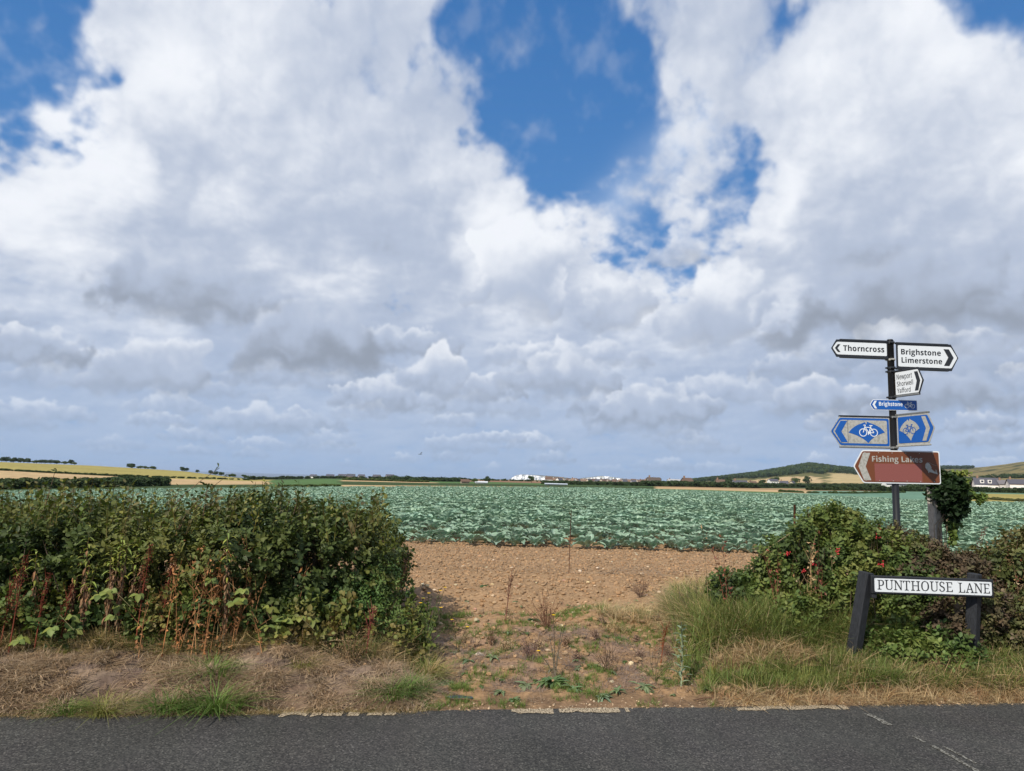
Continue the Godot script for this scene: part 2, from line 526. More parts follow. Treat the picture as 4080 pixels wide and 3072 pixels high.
# ---------------------------------------------------------------- materials
func noise_tex(seed_: int, freq: float, type: int, ramp: Array, size := 512, octaves := 4, normal := 0.0) -> NoiseTexture2D:
	var n := FastNoiseLite.new()
	n.seed = seed_
	n.noise_type = type
	n.frequency = freq
	n.fractal_octaves = octaves
	if type == FastNoiseLite.TYPE_CELLULAR:
		n.cellular_return_type = FastNoiseLite.RETURN_CELL_VALUE
		n.fractal_type = FastNoiseLite.FRACTAL_NONE
	var t := NoiseTexture2D.new()
	t.width = size
	t.height = size
	t.seamless = true
	t.noise = n
	if normal > 0.0:
		t.as_normal_map = true
		t.bump_strength = normal
	elif ramp:
		var g := Gradient.new()
		var off := PackedFloat32Array()
		var cols := PackedColorArray()
		for r in ramp:
			off.append(r[0])
			cols.append((r[1] as Color).linear_to_srgb())
		g.offsets = off
		g.colors = cols
		t.color_ramp = g
	return t

func mat(called: String, c := Color.WHITE, rough := 0.8, spec := 0.4) -> StandardMaterial3D:
	var m := StandardMaterial3D.new()
	m.resource_name = called
	m.albedo_color = c.linear_to_srgb()
	m.roughness = rough
	m.metallic_specular = spec
	m.vertex_color_use_as_albedo = true
	m.cull_mode = BaseMaterial3D.CULL_DISABLED
	mats[called] = m
	return m

func tri_map(m: StandardMaterial3D, per_metre: float) -> void:
	m.uv1_triplanar = true
	m.uv1_world_triplanar = true
	m.uv1_scale = Vector3.ONE * per_metre

func make_materials() -> void:
	var g := func(v: float) -> Color: return Color(v, v, v)
	var m := mat("asphalt", Color.WHITE, 0.88, 0.35)
	m.albedo_texture = noise_tex(3, 0.16, FastNoiseLite.TYPE_CELLULAR, [[0.0, Color(0.20, 0.20, 0.20)], [0.35, Color(0.33, 0.33, 0.325)], [0.7, Color(0.50, 0.49, 0.47)], [0.9, Color(0.66, 0.64, 0.60)], [0.97, Color(1, 0.97, 0.9)], [1.0, Color(1, 1, 0.97)]], 1024)
	m.heightmap_enabled = true
	m.heightmap_scale = 0.25
	m.heightmap_texture = m.albedo_texture
	tri_map(m, 1.0 / 1.5)
	m = mat("soil", Color.WHITE, 0.95, 0.2)
	m.albedo_texture = noise_tex(5, 0.02, FastNoiseLite.TYPE_SIMPLEX_SMOOTH, [[0.0, Color(0.45, 0.45, 0.45)], [0.5, Color(0.78, 0.77, 0.75)], [1.0, Color(1, 1, 1)]], 1024, 6)
	m.heightmap_enabled = true
	m.heightmap_scale = 2.5
	m.heightmap_texture = m.albedo_texture
	tri_map(m, 1.0 / 1.1)
	m = mat("land", Color.WHITE, 0.95, 0.15)
	m.albedo_texture = noise_tex(6, 0.02, FastNoiseLite.TYPE_SIMPLEX_SMOOTH, [[0.0, Color(0.6, 0.6, 0.6)], [0.5, Color(0.85, 0.85, 0.85)], [1.0, Color(1, 1, 1)]], 512, 6)
	tri_map(m, 1.0 / 40.0)
	m = mat("leaf", Color.WHITE, 0.55, 0.36)
	m.backlight_enabled = true
	m.backlight = Color(0.42, 0.5, 0.22).linear_to_srgb()
	m = mat("dull_leaf", Color.WHITE, 0.75, 0.25)
	m.backlight_enabled = true
	m.backlight = Color(0.3, 0.3, 0.18).linear_to_srgb()
	m = mat("crop_leaf", Color.WHITE, 0.68, 0.28)
	m.backlight_enabled = true
	m.backlight = Color(0.22, 0.3, 0.2).linear_to_srgb()
	m = mat("grass_blade", Color.WHITE, 0.6, 0.35)
	m.backlight_enabled = true
	m.backlight = Color(0.4, 0.42, 0.2).linear_to_srgb()
	mat("stem", Color.WHITE, 0.85, 0.2)
	mat("stone", Color.WHITE, 0.85, 0.3)
	mat("plain", Color.WHITE, 0.8, 0.3)
	m = mat("water", Color(0.03, 0.06, 0.085), 0.28, 0.5)
	m.albedo_texture = noise_tex(8, 0.01, FastNoiseLite.TYPE_SIMPLEX_SMOOTH, [[0.0, Color(0.7, 0.7, 0.7)], [1.0, Color(1, 1, 1)]], 512, 4)
	tri_map(m, 1.0 / 900.0)
	m = mat("pole_paint", Color(0.012, 0.013, 0.016), 0.42, 0.5)
	m = mat("sign_black", Color(0.016, 0.018, 0.022), 0.4, 0.5)
	m = mat("sign_white", Color(0.66, 0.70, 0.74), 0.4, 0.5)
	m = mat("sign_blue", Color(0.006, 0.085, 0.36), 0.4, 0.5)
	m = mat("sign_brown", Color(0.145, 0.045, 0.016), 0.45, 0.5)
	m = mat("sign_patch", Color(0.25, 0.085, 0.075), 0.55, 0.4)
	m.albedo_texture = noise_tex(9, 0.06, FastNoiseLite.TYPE_SIMPLEX_SMOOTH, [[0.0, Color(0.75, 0.72, 0.72)], [1.0, Color(1, 1, 1)]], 256, 3)
	tri_map(m, 6.0)
	m = mat("sign_grey", Color(0.42, 0.42, 0.40), 0.45, 0.5)
	m.albedo_texture = noise_tex(10, 0.03, FastNoiseLite.TYPE_SIMPLEX_SMOOTH, [[0.0, Color(0.55, 0.54, 0.5)], [0.5, Color(0.85, 0.85, 0.83)], [1.0, Color(1, 1, 1)]], 256, 5)
	tri_map(m, 3.0)
	m = mat("rail_metal", Color(0.30, 0.31, 0.31), 0.5, 0.5)
	m.metallic = 0.6
	m.albedo_texture = mats["sign_grey"].albedo_texture
	tri_map(m, 5.0)
	m = mat("black_wood", Color(0.030, 0.033, 0.040), 0.6, 0.4)
	m.albedo_texture = noise_tex(16, 0.02, FastNoiseLite.TYPE_SIMPLEX_SMOOTH, [[0.0, Color(0.35, 0.35, 0.35)], [0.55, Color(0.7, 0.7, 0.7)], [1.0, Color(1, 1, 1)]], 512, 5)
	m.heightmap_enabled = true
	m.heightmap_scale = 0.4
	m.heightmap_texture = m.albedo_texture
	m.uv1_triplanar = true
	m.uv1_scale = Vector3(9.0, 1.2, 9.0)
	m = mat("grey_wood", Color(0.62, 0.56, 0.48), 0.85, 0.2)
	m.albedo_texture = mats["black_wood"].albedo_texture
	m.heightmap_enabled = true
	m.heightmap_scale = 0.8
	m.heightmap_texture = m.albedo_texture
	m.uv1_triplanar = true
	m.uv1_scale = Vector3(14.0, 1.3, 14.0)
	m = mat("rust", Color(0.10, 0.045, 0.025), 0.85, 0.3)
	m = mat("wire", Color(0.24, 0.23, 0.21), 0.5, 0.5)
	m.metallic = 0.5
	m = mat("road_paint", Color(0.50, 0.42, 0.31), 0.75, 0.3)
	m.albedo_texture = noise_tex(17, 0.05, FastNoiseLite.TYPE_SIMPLEX_SMOOTH, [[0.0, Color(0.12, 0.11, 0.1)], [0.40, Color(0.25, 0.23, 0.2)], [0.54, Color(0.85, 0.83, 0.79)], [1.0, Color(1, 1, 1)]], 512, 5)
	tri_map(m, 2.2)
	mat("old_paint", Color(0.24, 0.24, 0.225), 0.8, 0.3).albedo_texture = m.albedo_texture
	tri_map(mats["old_paint"], 1.7)
	mat("petal", Color(0.85, 0.55, 0.02), 0.6, 0.3)
	mat("berry", Color(0.38, 0.015, 0.02), 0.35, 0.5)
	mat("render_wall", Color.WHITE, 0.85, 0.2)
	mat("slate", Color(0.07, 0.075, 0.10), 0.7, 0.3)
	mat("window_glass", Color(0.03, 0.035, 0.045), 0.12, 0.6)
	mat("chalk", Color.WHITE, 0.95, 0.1)

# ---------------------------------------------------------------- the lie of the land
func past_edge(x: float, z: float) -> float:          # metres from the road's edge towards the field
	return -z - (5.585 + 0.1345 * x)

func far_height(x: float, z: float) -> float:
	var d := sqrt(x * x + z * z)
	var q := clampf(x / maxf(-z, d * 0.35), -0.99, 0.99)
	var i := 0
	while i < FAR_Q.size() - 2 and q > FAR_Q[i + 1]: i += 1
	var a := clampf((q - FAR_Q[i]) / (FAR_Q[i + 1] - FAR_Q[i]), 0.0, 1.0)
	if d < 110.0:
		var e := lerpf(FAR_H[i][0], FAR_H[i + 1][0], a)
		return lerpf(0.25, e, smoothstep(-0.25, 1.0, (d - 16.0) / 94.0) if d > 16.0 else 0.0) if d > 16.0 else 0.25
	if d >= 3000.0:
		var e := lerpf(FAR_H[i][9], FAR_H[i + 1][9], a)
		return lerpf(e, -90.0, clampf((d - 3000.0) / 2500.0, 0.0, 1.0))
	var k := 0
	while k < 8 and d > FAR_D[k + 1]: k += 1
	var t: float = clampf((d - FAR_D[k]) / (FAR_D[k + 1] - FAR_D[k]), 0.0, 1.0)
	return lerpf(lerpf(FAR_H[i][k], FAR_H[i + 1][k], a), lerpf(FAR_H[i][k + 1], FAR_H[i + 1][k + 1], a), t)

func ground(x: float, z: float) -> float:
	var s := past_edge(x, z)
	if s < -0.4: return -0.02
	if z < -17.0: return far_height(x, z)
	var wl := smoothstep(-0.5, -1.3, x)
	var wr := smoothstep(1.2, 2.3, x)
	var bank := 0.30 * (0.55 * smoothstep(0.0, 0.5, s) + 0.45 * smoothstep(0.3, 1.0, s))
	var verge := 0.30 * smoothstep(0.0, 1.45, s)
	var gate := 0.03 * smoothstep(-0.02, 0.3, s) + 0.19 * smoothstep(0.2, 5.5, s)
	for g in [[-0.05, -7.9, 0.35, 0.16], [0.75, -7.6, 0.4, 0.10], [1.15, -8.4, 0.5, 0.12], [0.2, -6.9, 0.4, 0.07], [-0.35, -6.6, 0.3, 0.05]]:
		var dx: float = (x - g[0]) / g[2]
		var dz: float = (z - g[1]) / (g[2] * 1.3)
		gate += g[3] * exp(-dx * dx - dz * dz)
	var h := gate * (1.0 - wl) * (1.0 - wr) + bank * wl + verge * wr * (1.0 - wl)
	h = lerpf(h, 0.25, smoothstep(3.2, 5.5, s))
	var rough := smoothstep(0.0, 0.3, s)
	h += (nz["coarse"].get_noise_2d(x * 1.3, z * 1.3) as float) * (0.05 + 0.05 * wl) * rough * (1.0 - 0.6 * smoothstep(3.0, 6.0, s))
	h += (nz["fine"].get_noise_2d(x * 5.0, z * 5.0) as float) * (0.022 + 0.02 * wl) * (0.35 + 0.65 * rough)
	h += (nz["fine"].get_noise_2d(x * 14.0, z * 14.0) as float) * 0.016 * (0.2 + rough * 0.8)
	if s < 0.12:
		h = lerpf(-0.02, h, smoothstep(-0.12, 0.12, s))
	return h

func on_ground(x: float, z: float) -> Vector3:
	return Vector3(x, ground(x, z), z)

func build_road() -> void:
	var st := begin()
	var nx := 160
	var nzz := 40
	var pts := []
	for j in nzz + 1:
		var row := []
		for i in nx + 1:
			var x := lerpf(-12.0, 12.0, float(i) / nx)
			if i == 0: x = -120.0
			if i == nx: x = 120.0
			var e := 5.585 + 0.1345 * x + 0.06
			var z := lerpf(-e, 9.0 - 0.1345 * x, float(j) / nzz)
			var k := 0.118 + 0.03 * (nz["coarse"].get_noise_2d(x * 0.7, z * 1.6) as float) + 0.016 * (nz["fine"].get_noise_2d(x * 3.0, z * 3.0) as float)
			row.append([Vector3(x, 0, z), Color(k, k * 0.985, k * 0.96)])
		pts.append(row)
	for j in nzz:
		for i in nx:
			for q in [[j, i], [j, i + 1], [j + 1, i + 1], [j, i], [j + 1, i + 1], [j + 1, i]]:
				st.set_color(pts[q[0]][q[1]][1])
				st.add_vertex(pts[q[0]][q[1]][0])
	var road := structure("road", done(st), mats["asphalt"])
	# broken edge line: three worn dashes
	for a in [[-1.536, -0.75], [0.064, 0.93], [1.75, 2.64]]:
		var m := begin()
		var n := 60
		for i in n:
			if (nz["clump"].get_noise_2d(i * 0.11, a[0] * 5.0) as float) > 0.36: continue
			var x0 := lerpf(a[0], a[1], float(i) / n)
			var x1 := lerpf(a[0], a[1], float(i + 1) / n)
			var f := func(x: float, edge: float) -> Vector3:
				var wear: float = 0.030 * (nz["fine"].get_noise_2d(x * 8.0, edge * 40.0) as float) - edge * 0.8 * smoothstep(0.1, 0.5, nz["clump"].get_noise_2d(x * 3.0, a[0] * 9.0 + signf(edge)))
				return Vector3(x, 0.004, -(5.585 + 0.1345 * x) + edge + wear)
			quad(m, f.call(x0, -0.055), f.call(x1, -0.055), f.call(x1, 0.055), f.call(x0, 0.055))
		part("edge_line", done(m), mats["road_paint"], road)
	# worn remains of a line across the side of the road
	for a in [[2.72, -5.78, 2.76, -5.52, 0.028], [2.80, -5.30, 2.815, -5.18, 0.012], [2.83, -5.12, 2.86, -4.70, 0.018], [2.90, -5.10, 2.93, -4.82, 0.012], [2.86, -4.70, 2.89, -4.30, 0.022]]:
		var m := begin()
		for i in 14:
			var f := func(t: float, sgn: float) -> Vector3:
				var w: float = a[4] * (0.6 + 1.2 * absf(nz["fine"].get_noise_2d(t * 5.0, a[0] * 20.0 + sgn)))
				return Vector3(lerpf(a[0], a[2], t) + w * sgn, 0.004, lerpf(a[1], a[3], t))
			quad(m, f.call(i / 14.0, -1), f.call(i / 14.0, 1), f.call((i + 1) / 14.0, 1), f.call((i + 1) / 14.0, -1))
		part("worn_line", done(m), mats["old_paint"], road)

func soil_color(x: float, z: float) -> Color:
	var s := past_edge(x, z)
	var n := nz["coarse"].get_noise_2d(x * 0.9, z * 0.9) as float
	var n2 := nz["fine"].get_noise_2d(x * 3.0, z * 3.0) as float
	var field := Color(0.315, 0.205, 0.118)
	var bank := Color(0.145, 0.108, 0.092).lerp(Color(0.21, 0.155, 0.115), smoothstep(-0.1, 0.25, n2))
	var gate := Color(0.315, 0.20, 0.11)
	var wl := smoothstep(-0.6, -1.2, x + n * 0.4)
	var wr := smoothstep(1.3, 2.0, x + n * 0.4)
	var c := gate.lerp(bank, wl).lerp(Color(0.16, 0.12, 0.075), wr)
	var litter := smoothstep(0.0, 0.25, n2 + n * 0.8 - absf(x - 0.1) * 0.25 + 0.15) * smoothstep(0.3, 0.7, s) * (1.0 - smoothstep(1.9, 2.6, s)) * (1.0 - wl) * (1.0 - wr)
	c = c.lerp(Color(0.225, 0.155, 0.118), litter * 0.7)      # old plant litter over the trodden earth
	c = c.lerp(field, smoothstep(2.6, 4.2, s + n))
	c = c.lerp(Color(0.15, 0.10, 0.065), (1.0 - smoothstep(0.1, 0.5, s + n2 * 0.3)) * 0.8)  # damp gutter dirt
	var k := 1.0 + 0.22 * n2 + 0.16 * n
	return Color(c.r * k, c.g * k, c.b * k) * 1.22

func build_near_ground() -> void:
	var st := begin()
	var xs := []
	var x := -18.0
	while x < 19.0:
		xs.append(x)
		x += 0.06 if x > -6.5 and x < 7.5 else 0.3
	var ss := []
	var s := -0.35
	while s < 13.0:
		ss.append(s)
		s += 0.045 if s < 3.0 else 0.075
	var idx := 0
	var w := xs.size()
	for sv in ss:
		for xv in xs:
			var z: float = -(5.585 + 0.1345 * xv) - sv * 0.93
			st.set_color(soil_color(xv, z))
			st.add_vertex(Vector3(xv, ground(xv, z), z))
	for j in ss.size() - 1:
		for i in w - 1:
			var a := j * w + i
			for q in [a, a + w, a + w + 1, a, a + w + 1, a + 1]:
				st.add_index(q)
	structure("verge", done(st), mats["soil"])

func land_color(u: float, d: float, x: float, z: float) -> Color:
	var n := nz["coarse"].get_noise_2d(x * 0.012, z * 0.012) as float
	var n2 := nz["fine"].get_noise_2d(x * 0.05, z * 0.05) as float
	var dd := d * (1.0 + 0.05 * n)
	var uu := u + 14.0 * n
	var soil := Color(0.27, 0.165, 0.085)
	var dark := Color(0.05, 0.075, 0.03)
	var green := Color(0.085, 0.15, 0.055)
	var gold := Color(0.33, 0.28, 0.095)
	var stubble := Color(0.46, 0.33, 0.18)
	var plough := Color(0.24, 0.145, 0.09)
	var olive := Color(0.13, 0.125, 0.05)
	var teal := Color(0.13, 0.23, 0.165)
	var c := dark
	if d < 116.0:
		c = soil
	elif uu < 590.0:
		c = dark if dd < 190.0 else (stubble if dd < 385.0 - u * 0.05 else gold)
		if d > 760.0: c = dark
	elif uu < 745.0:
		c = green if dd < 480.0 else dark
	elif uu < 1420.0:
		c = stubble if dd < 175.0 else (dark if dd < 330.0 else (stubble if dd < 420.0 and uu < 950.0 else (green if dd < 620.0 else plough)))
		if d > 1250.0: c = olive
	else:
		if dd < 200.0: c = (gold if uu > 2040.0 else (teal if uu > 1700.0 else green))
		elif dd < 290.0: c = (gold if uu > 2040.0 and dd < 250.0 else (teal if uu > 1760.0 else stubble))
		elif dd < 440.0: c = Color(0.33, 0.22, 0.12) if uu < 1900.0 or dd > 340.0 else dark
		elif dd < 750.0: c = dark
		elif dd < 1120.0: c = plough if uu > 2000.0 else olive
		elif uu < 1790.0 and uu > 1500.0 and dd > 1180.0 and dd < 1720.0 - absf(uu - 1690.0) * 2.0: c = Color(0.47, 0.345, 0.19)
		elif uu > 1800.0 and uu < 1880.0 and dd < 1900.0: c = Color(0.42, 0.33, 0.17)
		elif uu > 2040.0: c = Color(0.20, 0.165, 0.075) if n2 + n > -0.15 else Color(0.07, 0.075, 0.035)
		else: c = olive
	var k := 1.0 + 0.16 * n2 + 0.1 * n
	return Color(c.r * k, c.g * k, c.b * k) * 1.15

func build_far_ground() -> void:
	var st := begin()
	var ds := []
	var d := 13.0
	while d < 6500.0:
		ds.append(d)
		d *= 1.022 if d > 100.0 else 1.05
	var azs := []
	var a := -80.0
	while a <= 80.0:
		azs.append(a)
		a += 0.3 if absf(a) < 40.0 else 2.0
	for dv in ds:
		for av in azs:
			var x: float = sin(deg_to_rad(av)) * dv
			var z: float = -cos(deg_to_rad(av)) * dv
			var h := far_height(x, z)
			if z > -17.6: h -= 0.12
			if dv > 400.0: h += (nz["coarse"].get_noise_2d(x * 0.004, z * 0.004) as float) * minf(dv * 0.0012, 3.0)
			var u := 1106.0 + 1613.0 * tan(deg_to_rad(clampf(av, -60, 60)))
			st.set_color(land_color(u, dv, x, z))
			st.add_vertex(Vector3(x, h, z))
	var w := azs.size()
	for j in ds.size() - 1:
		for i in w - 1:
			var b := j * w + i
			for q in [b, b + w, b + w + 1, b, b + w + 1, b + 1]:
				st.add_index(q)
	structure("terrain", done(st), mats["land"])

# ---------------------------------------------------------------- sea and cliffs
func build_sea_and_cliffs() -> void:
	var st := begin()
	quad(st, Vector3(-26000, -25, -26000), Vector3(26000, -25, -26000), Vector3(26000, -25, -600), Vector3(-26000, -25, -600))
	structure("sea", done(st), mats["water"])
	# [tangent of bearing, top height, foot of grass cap] along each headland, about nine kilometres off
	cliff([[0.0, 20, 2], [0.010, 76, 2], [0.02, 84, 4], [0.04, 80, 10], [0.06, 74, 20], [0.075, 64, 28], [0.092, 46, 26], [0.110, 20, 24]], 9000.0, 3, "long white chalk cliff on the horizon, its level top falling to the right")
	cliff([[0.078, 14, 4], [0.10, 54, 5], [0.115, 72, 4], [0.128, 86, 3], [0.145, 76, 8], [0.16, 60, 14], [0.185, 40, 20], [0.205, 22, 18]], 8200.0, 7, "smaller rounded chalk cliff with grey gullies, right of the long white one")

func cliff(prof: Array, dist: float, seed_: int, label: String) -> void:
	var t := thing("chalk_cliff", label, "cliff", Vector3(prof[0][0] * dist, -25.0, -dist))
	var org: Vector3 = t.position
	var face := begin()
	var cap := begin()
	var n := 150
	var cols := []
	for i in n + 1:
		var q := lerpf(prof[0][0], prof[-1][0], float(i) / n)
		var k := 0
		while k < prof.size() - 2 and q > prof[k + 1][0]: k += 1
		var a: float = clampf((q - prof[k][0]) / (prof[k + 1][0] - prof[k][0]), 0, 1)
		var h: float = lerpf(prof[k][1], prof[k + 1][1], a)
		var g: float = lerpf(prof[k][2], prof[k + 1][2], a)
		cols.append([q, h, g])
	var rows := 14
	var grid := []
	for i in n + 1:
		var line := []
		var q: float = cols[i][0]
		var h: float = cols[i][1]
		var crest: float = h - cols[i][2]
		for j in rows + 1:
			var f := float(j) / rows
			var y := lerpf(-27.0, crest, f)
			var gul := nz["fine"].get_noise_2d(q * 260.0 + seed_, f * 1.2) as float
			var gul2 := nz["fine"].get_noise_2d(q * 700.0, f * 4.0 + seed_) as float
			var back := f * 30.0 + gul * 60.0 + gul2 * 22.0
			line.append(Vector3(q * dist, y, -dist - back) - org)
		line.append(Vector3(q * dist, h, -dist - 260.0) - org)
		line.append(Vector3(q * dist, h - 30.0, -dist - 600.0) - org)
		grid.append(line)
	for i in n:
		for j in rows + 2:
			var st := face if j < rows else cap
			for e in [[i, j], [i, j + 1], [i + 1, j + 1], [i, j], [i + 1, j + 1], [i + 1, j]]:
				var p: Vector3 = grid[e[0]][e[1]]
				var s := nz["fine"].get_noise_2d(p.x * 0.02 + seed_ * 9.0, p.y * 0.03) as float
				if st == face:
					st.set_color(Color(0.86, 0.87, 0.87).lerp(Color(0.40, 0.42, 0.38), smoothstep(0.12, 0.4, s + (0.12 if seed_ == 7 else -0.08))))
				else:
					st.set_color(Color(0.16, 0.155, 0.10))
				st.add_vertex(p)
	part("chalk_face", done(face), mats["chalk"], t)
	part("grass_cap", done(cap), mats["land"], t)

# ---------------------------------------------------------------- trees, hedges and houses far off
func crown_mesh(seed_: int, leaves: int, tall: float) -> ArrayMesh:
	rng.seed = seed_
	var st := begin()
	st.set_smooth_group(-1)
	var lobes := []
	for i in 7:
		lobes.append([Vector3(rr(-0.55, 0.55), rr(0.35, 1.25) * tall, rr(-0.55, 0.55)), rr(0.32, 0.55)])
	lobes.append([Vector3(0, 0.75 * tall, 0), 0.7])
	for i in leaves:
		var l: Array = lobes[rng.randi() % lobes.size()]
		var d := rdir()
		var p: Vector3 = l[0] + d * l[1] * rr(0.75, 1.05) * Vector3(1, 0.8, 1)
		var nrm := (d + rdir() * 0.7).normalized()
		var s := across(nrm) * rr(0.08, 0.17)
		var u := s.cross(nrm).normalized() * rr(0.08, 0.17)
		var k := rr(0.7, 1.2)
		st.set_color(Color(k, k, k * 0.95))
		quad(st, p - s, p + u, p + s * 0.9, p - u * 0.8)
	return done(st)

func trunk_mesh() -> ArrayMesh:
	var st := begin()
	st.set_color(Color(0.07, 0.055, 0.04))
	tube(st, [Vector3(0, -0.1, 0), Vector3(0.02, 0.3, 0), Vector3(0.0, 0.75, 0.02)], 0.07, 0.04, 6)
	for a in [0.3, 2.3, 4.4]:
		tube(st, [Vector3(0.01, 0.35, 0), Vector3(cos(a) * 0.25, 0.65, sin(a) * 0.25), Vector3(cos(a) * 0.4, 0.95, sin(a) * 0.4)], 0.03, 0.012, 5)
	return done(st)

func bearing(u: float, d: float) -> Vector3:           # a point d metres off on the bearing of u (1106 is straight ahead, 1600 is a tangent of one)
	var q := (u - 1106.0) / 1613.0
	var x := d * q / sqrt(1.0 + q * q)
	var z := -d / sqrt(1.0 + q * q)
	return Vector3(x, far_height(x, z), z)

func build_far_things() -> void:
	var crowns := [crown_mesh(31, 420, 1.0), crown_mesh(32, 420, 1.15), crown_mesh(33, 420, 0.85), crown_mesh(34, 420, 1.3)]
	var trunk := trunk_mesh()
	rng.seed = 77
	var lm: Material = mats["dull_leaf"]
	# single trees that stand out: [bearing, distance, crown radius, variant, label, group]
	var greens := [Color(0.055, 0.085, 0.03), Color(0.045, 0.07, 0.03), Color(0.075, 0.105, 0.035), Color(0.05, 0.08, 0.045)]
	var singles := [
		[1154, 640, 3.4, 0, "big dark round tree standing alone before the chalk cliff"],
		[1031, 330, 1.7, 2, "small dark tree beside the long low shed roof"],
		[1060, 340, 1.9, 1, "low bushy tree right of the shed roof"],
		[1280, 900, 3.0, 2, "dark tree on the brown skyline field left of the village"],
		[1430, 1050, 4.6, 1, "dark tall tree at the village's right end, lower of the skyline group"],
		[1488, 1150, 5.4, 2, "broad dark tree on the skyline right of the village"],
		[1526, 1200, 4.6, 3, "left of the two round-headed pines on the skyline"],
		[1545, 1200, 4.0, 3, "right of the two round-headed pines on the skyline"],
		[1680, 900, 6.0, 0, "dark tree standing at the left edge of the tan hillside field"],
		[1722, 900, 6.6, 2, "broad tree below the tan hillside field, right of the white villa"],
		[1752, 880, 6.0, 1, "bushy tree at the foot of the tan hillside field"],
		[1652, 760, 4.2, 0, "round green tree among village gardens before the hill"],
		[1580, 720, 4.6, 1, "dark pointed tree left of the long white cottage"],
		[1625, 640, 3.0, 2, "small dark tree right of the long white cottage"],
		[2108, 520, 4.8, 2, "dark low tree left of the white house with dormers"],
		[2206, 480, 3.4, 2, "dark bush in front of the pale houses at the right edge"]]
	for a in singles:
		var p := bearing(a[0], a[1])
		var t := thing("round_tree", a[4], "tree", p, rr(0, TAU))
		var k: int = a[3]
		var c := part("crown", crowns[k], lm, t)
		var r: float = a[2]
		c.scale = Vector3(r, r * 0.95, r)
		c.position.y = r * 0.25
		c.material_override = tinted(lm, greens[k])
		part("trunk", trunk, mats["stem"], t).scale = Vector3(r, r * 0.9, r)
	# skyline trees on the left ridge
	for i in 26:
		var u := rr(-60, 178)
		var r := rr(1.8, 3.0)
		far_tree(crowns[i % 4], trunk, bearing(u, rr(705, 735)), r, greens[i % 4], "dark wind-shaped tree in the row along the left hilltop", "trees along the left hilltop")
	for i in 30:
		var far := 690.0 + rr(0, 25)
		var u: float = [rr(282, 292), rr(303, 340), rr(398, 478), rr(480, 545)][i % 4]
		far_tree(crowns[(i + 1) % 4], trunk, bearing(u, far), rr(1.6, 2.6), greens[(i + 1) % 4], "small dark tree on the gold field's skyline towards the sea", "small trees on the gold field's skyline")
	# belts of scrub and hedges: each is one object of many leafy clumps
	belt("scrub_belt", [[-120, 165], [60, 165], [210, 175], [300, 175], [360, 180]], 420, 1.1, 1.9, crowns, greens[1], "dark green scrub in a broad belt before the pale stubble at left", 14.0)
	belt("field_hedge", [[-100, 372], [100, 366], [300, 360], [545, 430]], 260, 0.7, 1.0, crowns, greens[0], "thin hedge line between gold field and pale stubble at left", 1.0)
	belt("field_hedge", [[610, 140], [650, 135], [700, 132], [738, 130]], 120, 0.35, 0.6, crowns, greens[2], "low hedge before the small green field by the sea", 2.0)
	belt("coast_scrub", [[545, 560], [640, 640], [740, 700], [850, 700]], 140, 1.4, 2.6, crowns, greens[1], "line of dark scrub along the coast below the sea horizon", 20.0)
	belt("tree_belt", [[840, 520], [905, 500], [955, 520], [1010, 560]], 130, 2.4, 4.0, crowns, greens[1], "dark belt of trees left of the chalk cliff", 30.0)
	belt("tree_belt", [[750, 420], [840, 430], [930, 420]], 90, 1.0, 1.8, crowns, greens[2], "low hedge of bushes beyond the field's middle left", 10.0)
	belt("field_hedge", [[1010, 820], [1120, 900], [1220, 860], [1300, 840]], 120, 1.4, 2.4, crowns, greens[0], "hedge between brown fields below the long chalk cliff", 14.0)
	belt("village_trees", [[1180, 420], [1260, 430], [1340, 420], [1420, 430]], 320, 1.4, 2.3, crowns, greens[1], "dark trees before the village roofs beyond the field", 30.0)
	belt("village_trees", [[1400, 420], [1480, 430], [1560, 440], [1640, 450]], 360, 1.9, 3.1, crowns, greens[1], "dark tree belt beyond the field below the downs", 34.0)
	belt("village_trees", [[1460, 800], [1540, 820], [1600, 900], [1660, 960]], 200, 2.2, 4.2, crowns, greens[3], "grey-green trees among gardens left of the hill's tan fields", 60.0)
	belt("village_trees", [[1630, 560], [1720, 600], [1800, 620], [1900, 600], [2010, 560]], 360, 1.8, 3.4, crowns, greens[1], "dark woodland belt below the tan hillside", 40.0)
	belt("skyline_copse", [[1275, 1350], [1310, 1360], [1350, 1380]], 60, 3.6, 5.2, crowns, greens[1], "dark copse on the skyline right of the cliffs", 40.0)
	belt("field_hedge", [[1690, 215], [1740, 205], [1850, 215], [1960, 250]], 130, 0.45, 0.8, crowns, greens[0], "low clumps of hedge behind the field's right half", 5.0)
	belt("field_hedge", [[1750, 330], [1850, 320], [2000, 320], [2110, 330], [2260, 330]], 240, 0.9, 1.9, crowns, greens[1], "dark hedge beyond the far teal crop on the right", 10.0)
	belt("field_hedge", [[2130, 150], [2170, 140], [2212, 132], [2260, 128]], 130, 0.3, 0.55, crowns, Color(0.10, 0.11, 0.045), "tall weeds before the gold grass field on the right", 2.0)
	belt("down_scrub", [[2040, 1300], [2090, 1200], [2150, 1250], [2230, 1150]], 110, 4.0, 7.0, crowns, greens[1], "dark scrub along the foot of the right-hand down", 60.0)
	belt("down_scrub", [[2030, 700], [2130, 690], [2230, 670]], 130, 1.4, 2.4, crowns, greens[0], "hedge above the white houses on the right", 8.0)
	# the wooded hill reads as one mass
	var where := []
	var tints := []
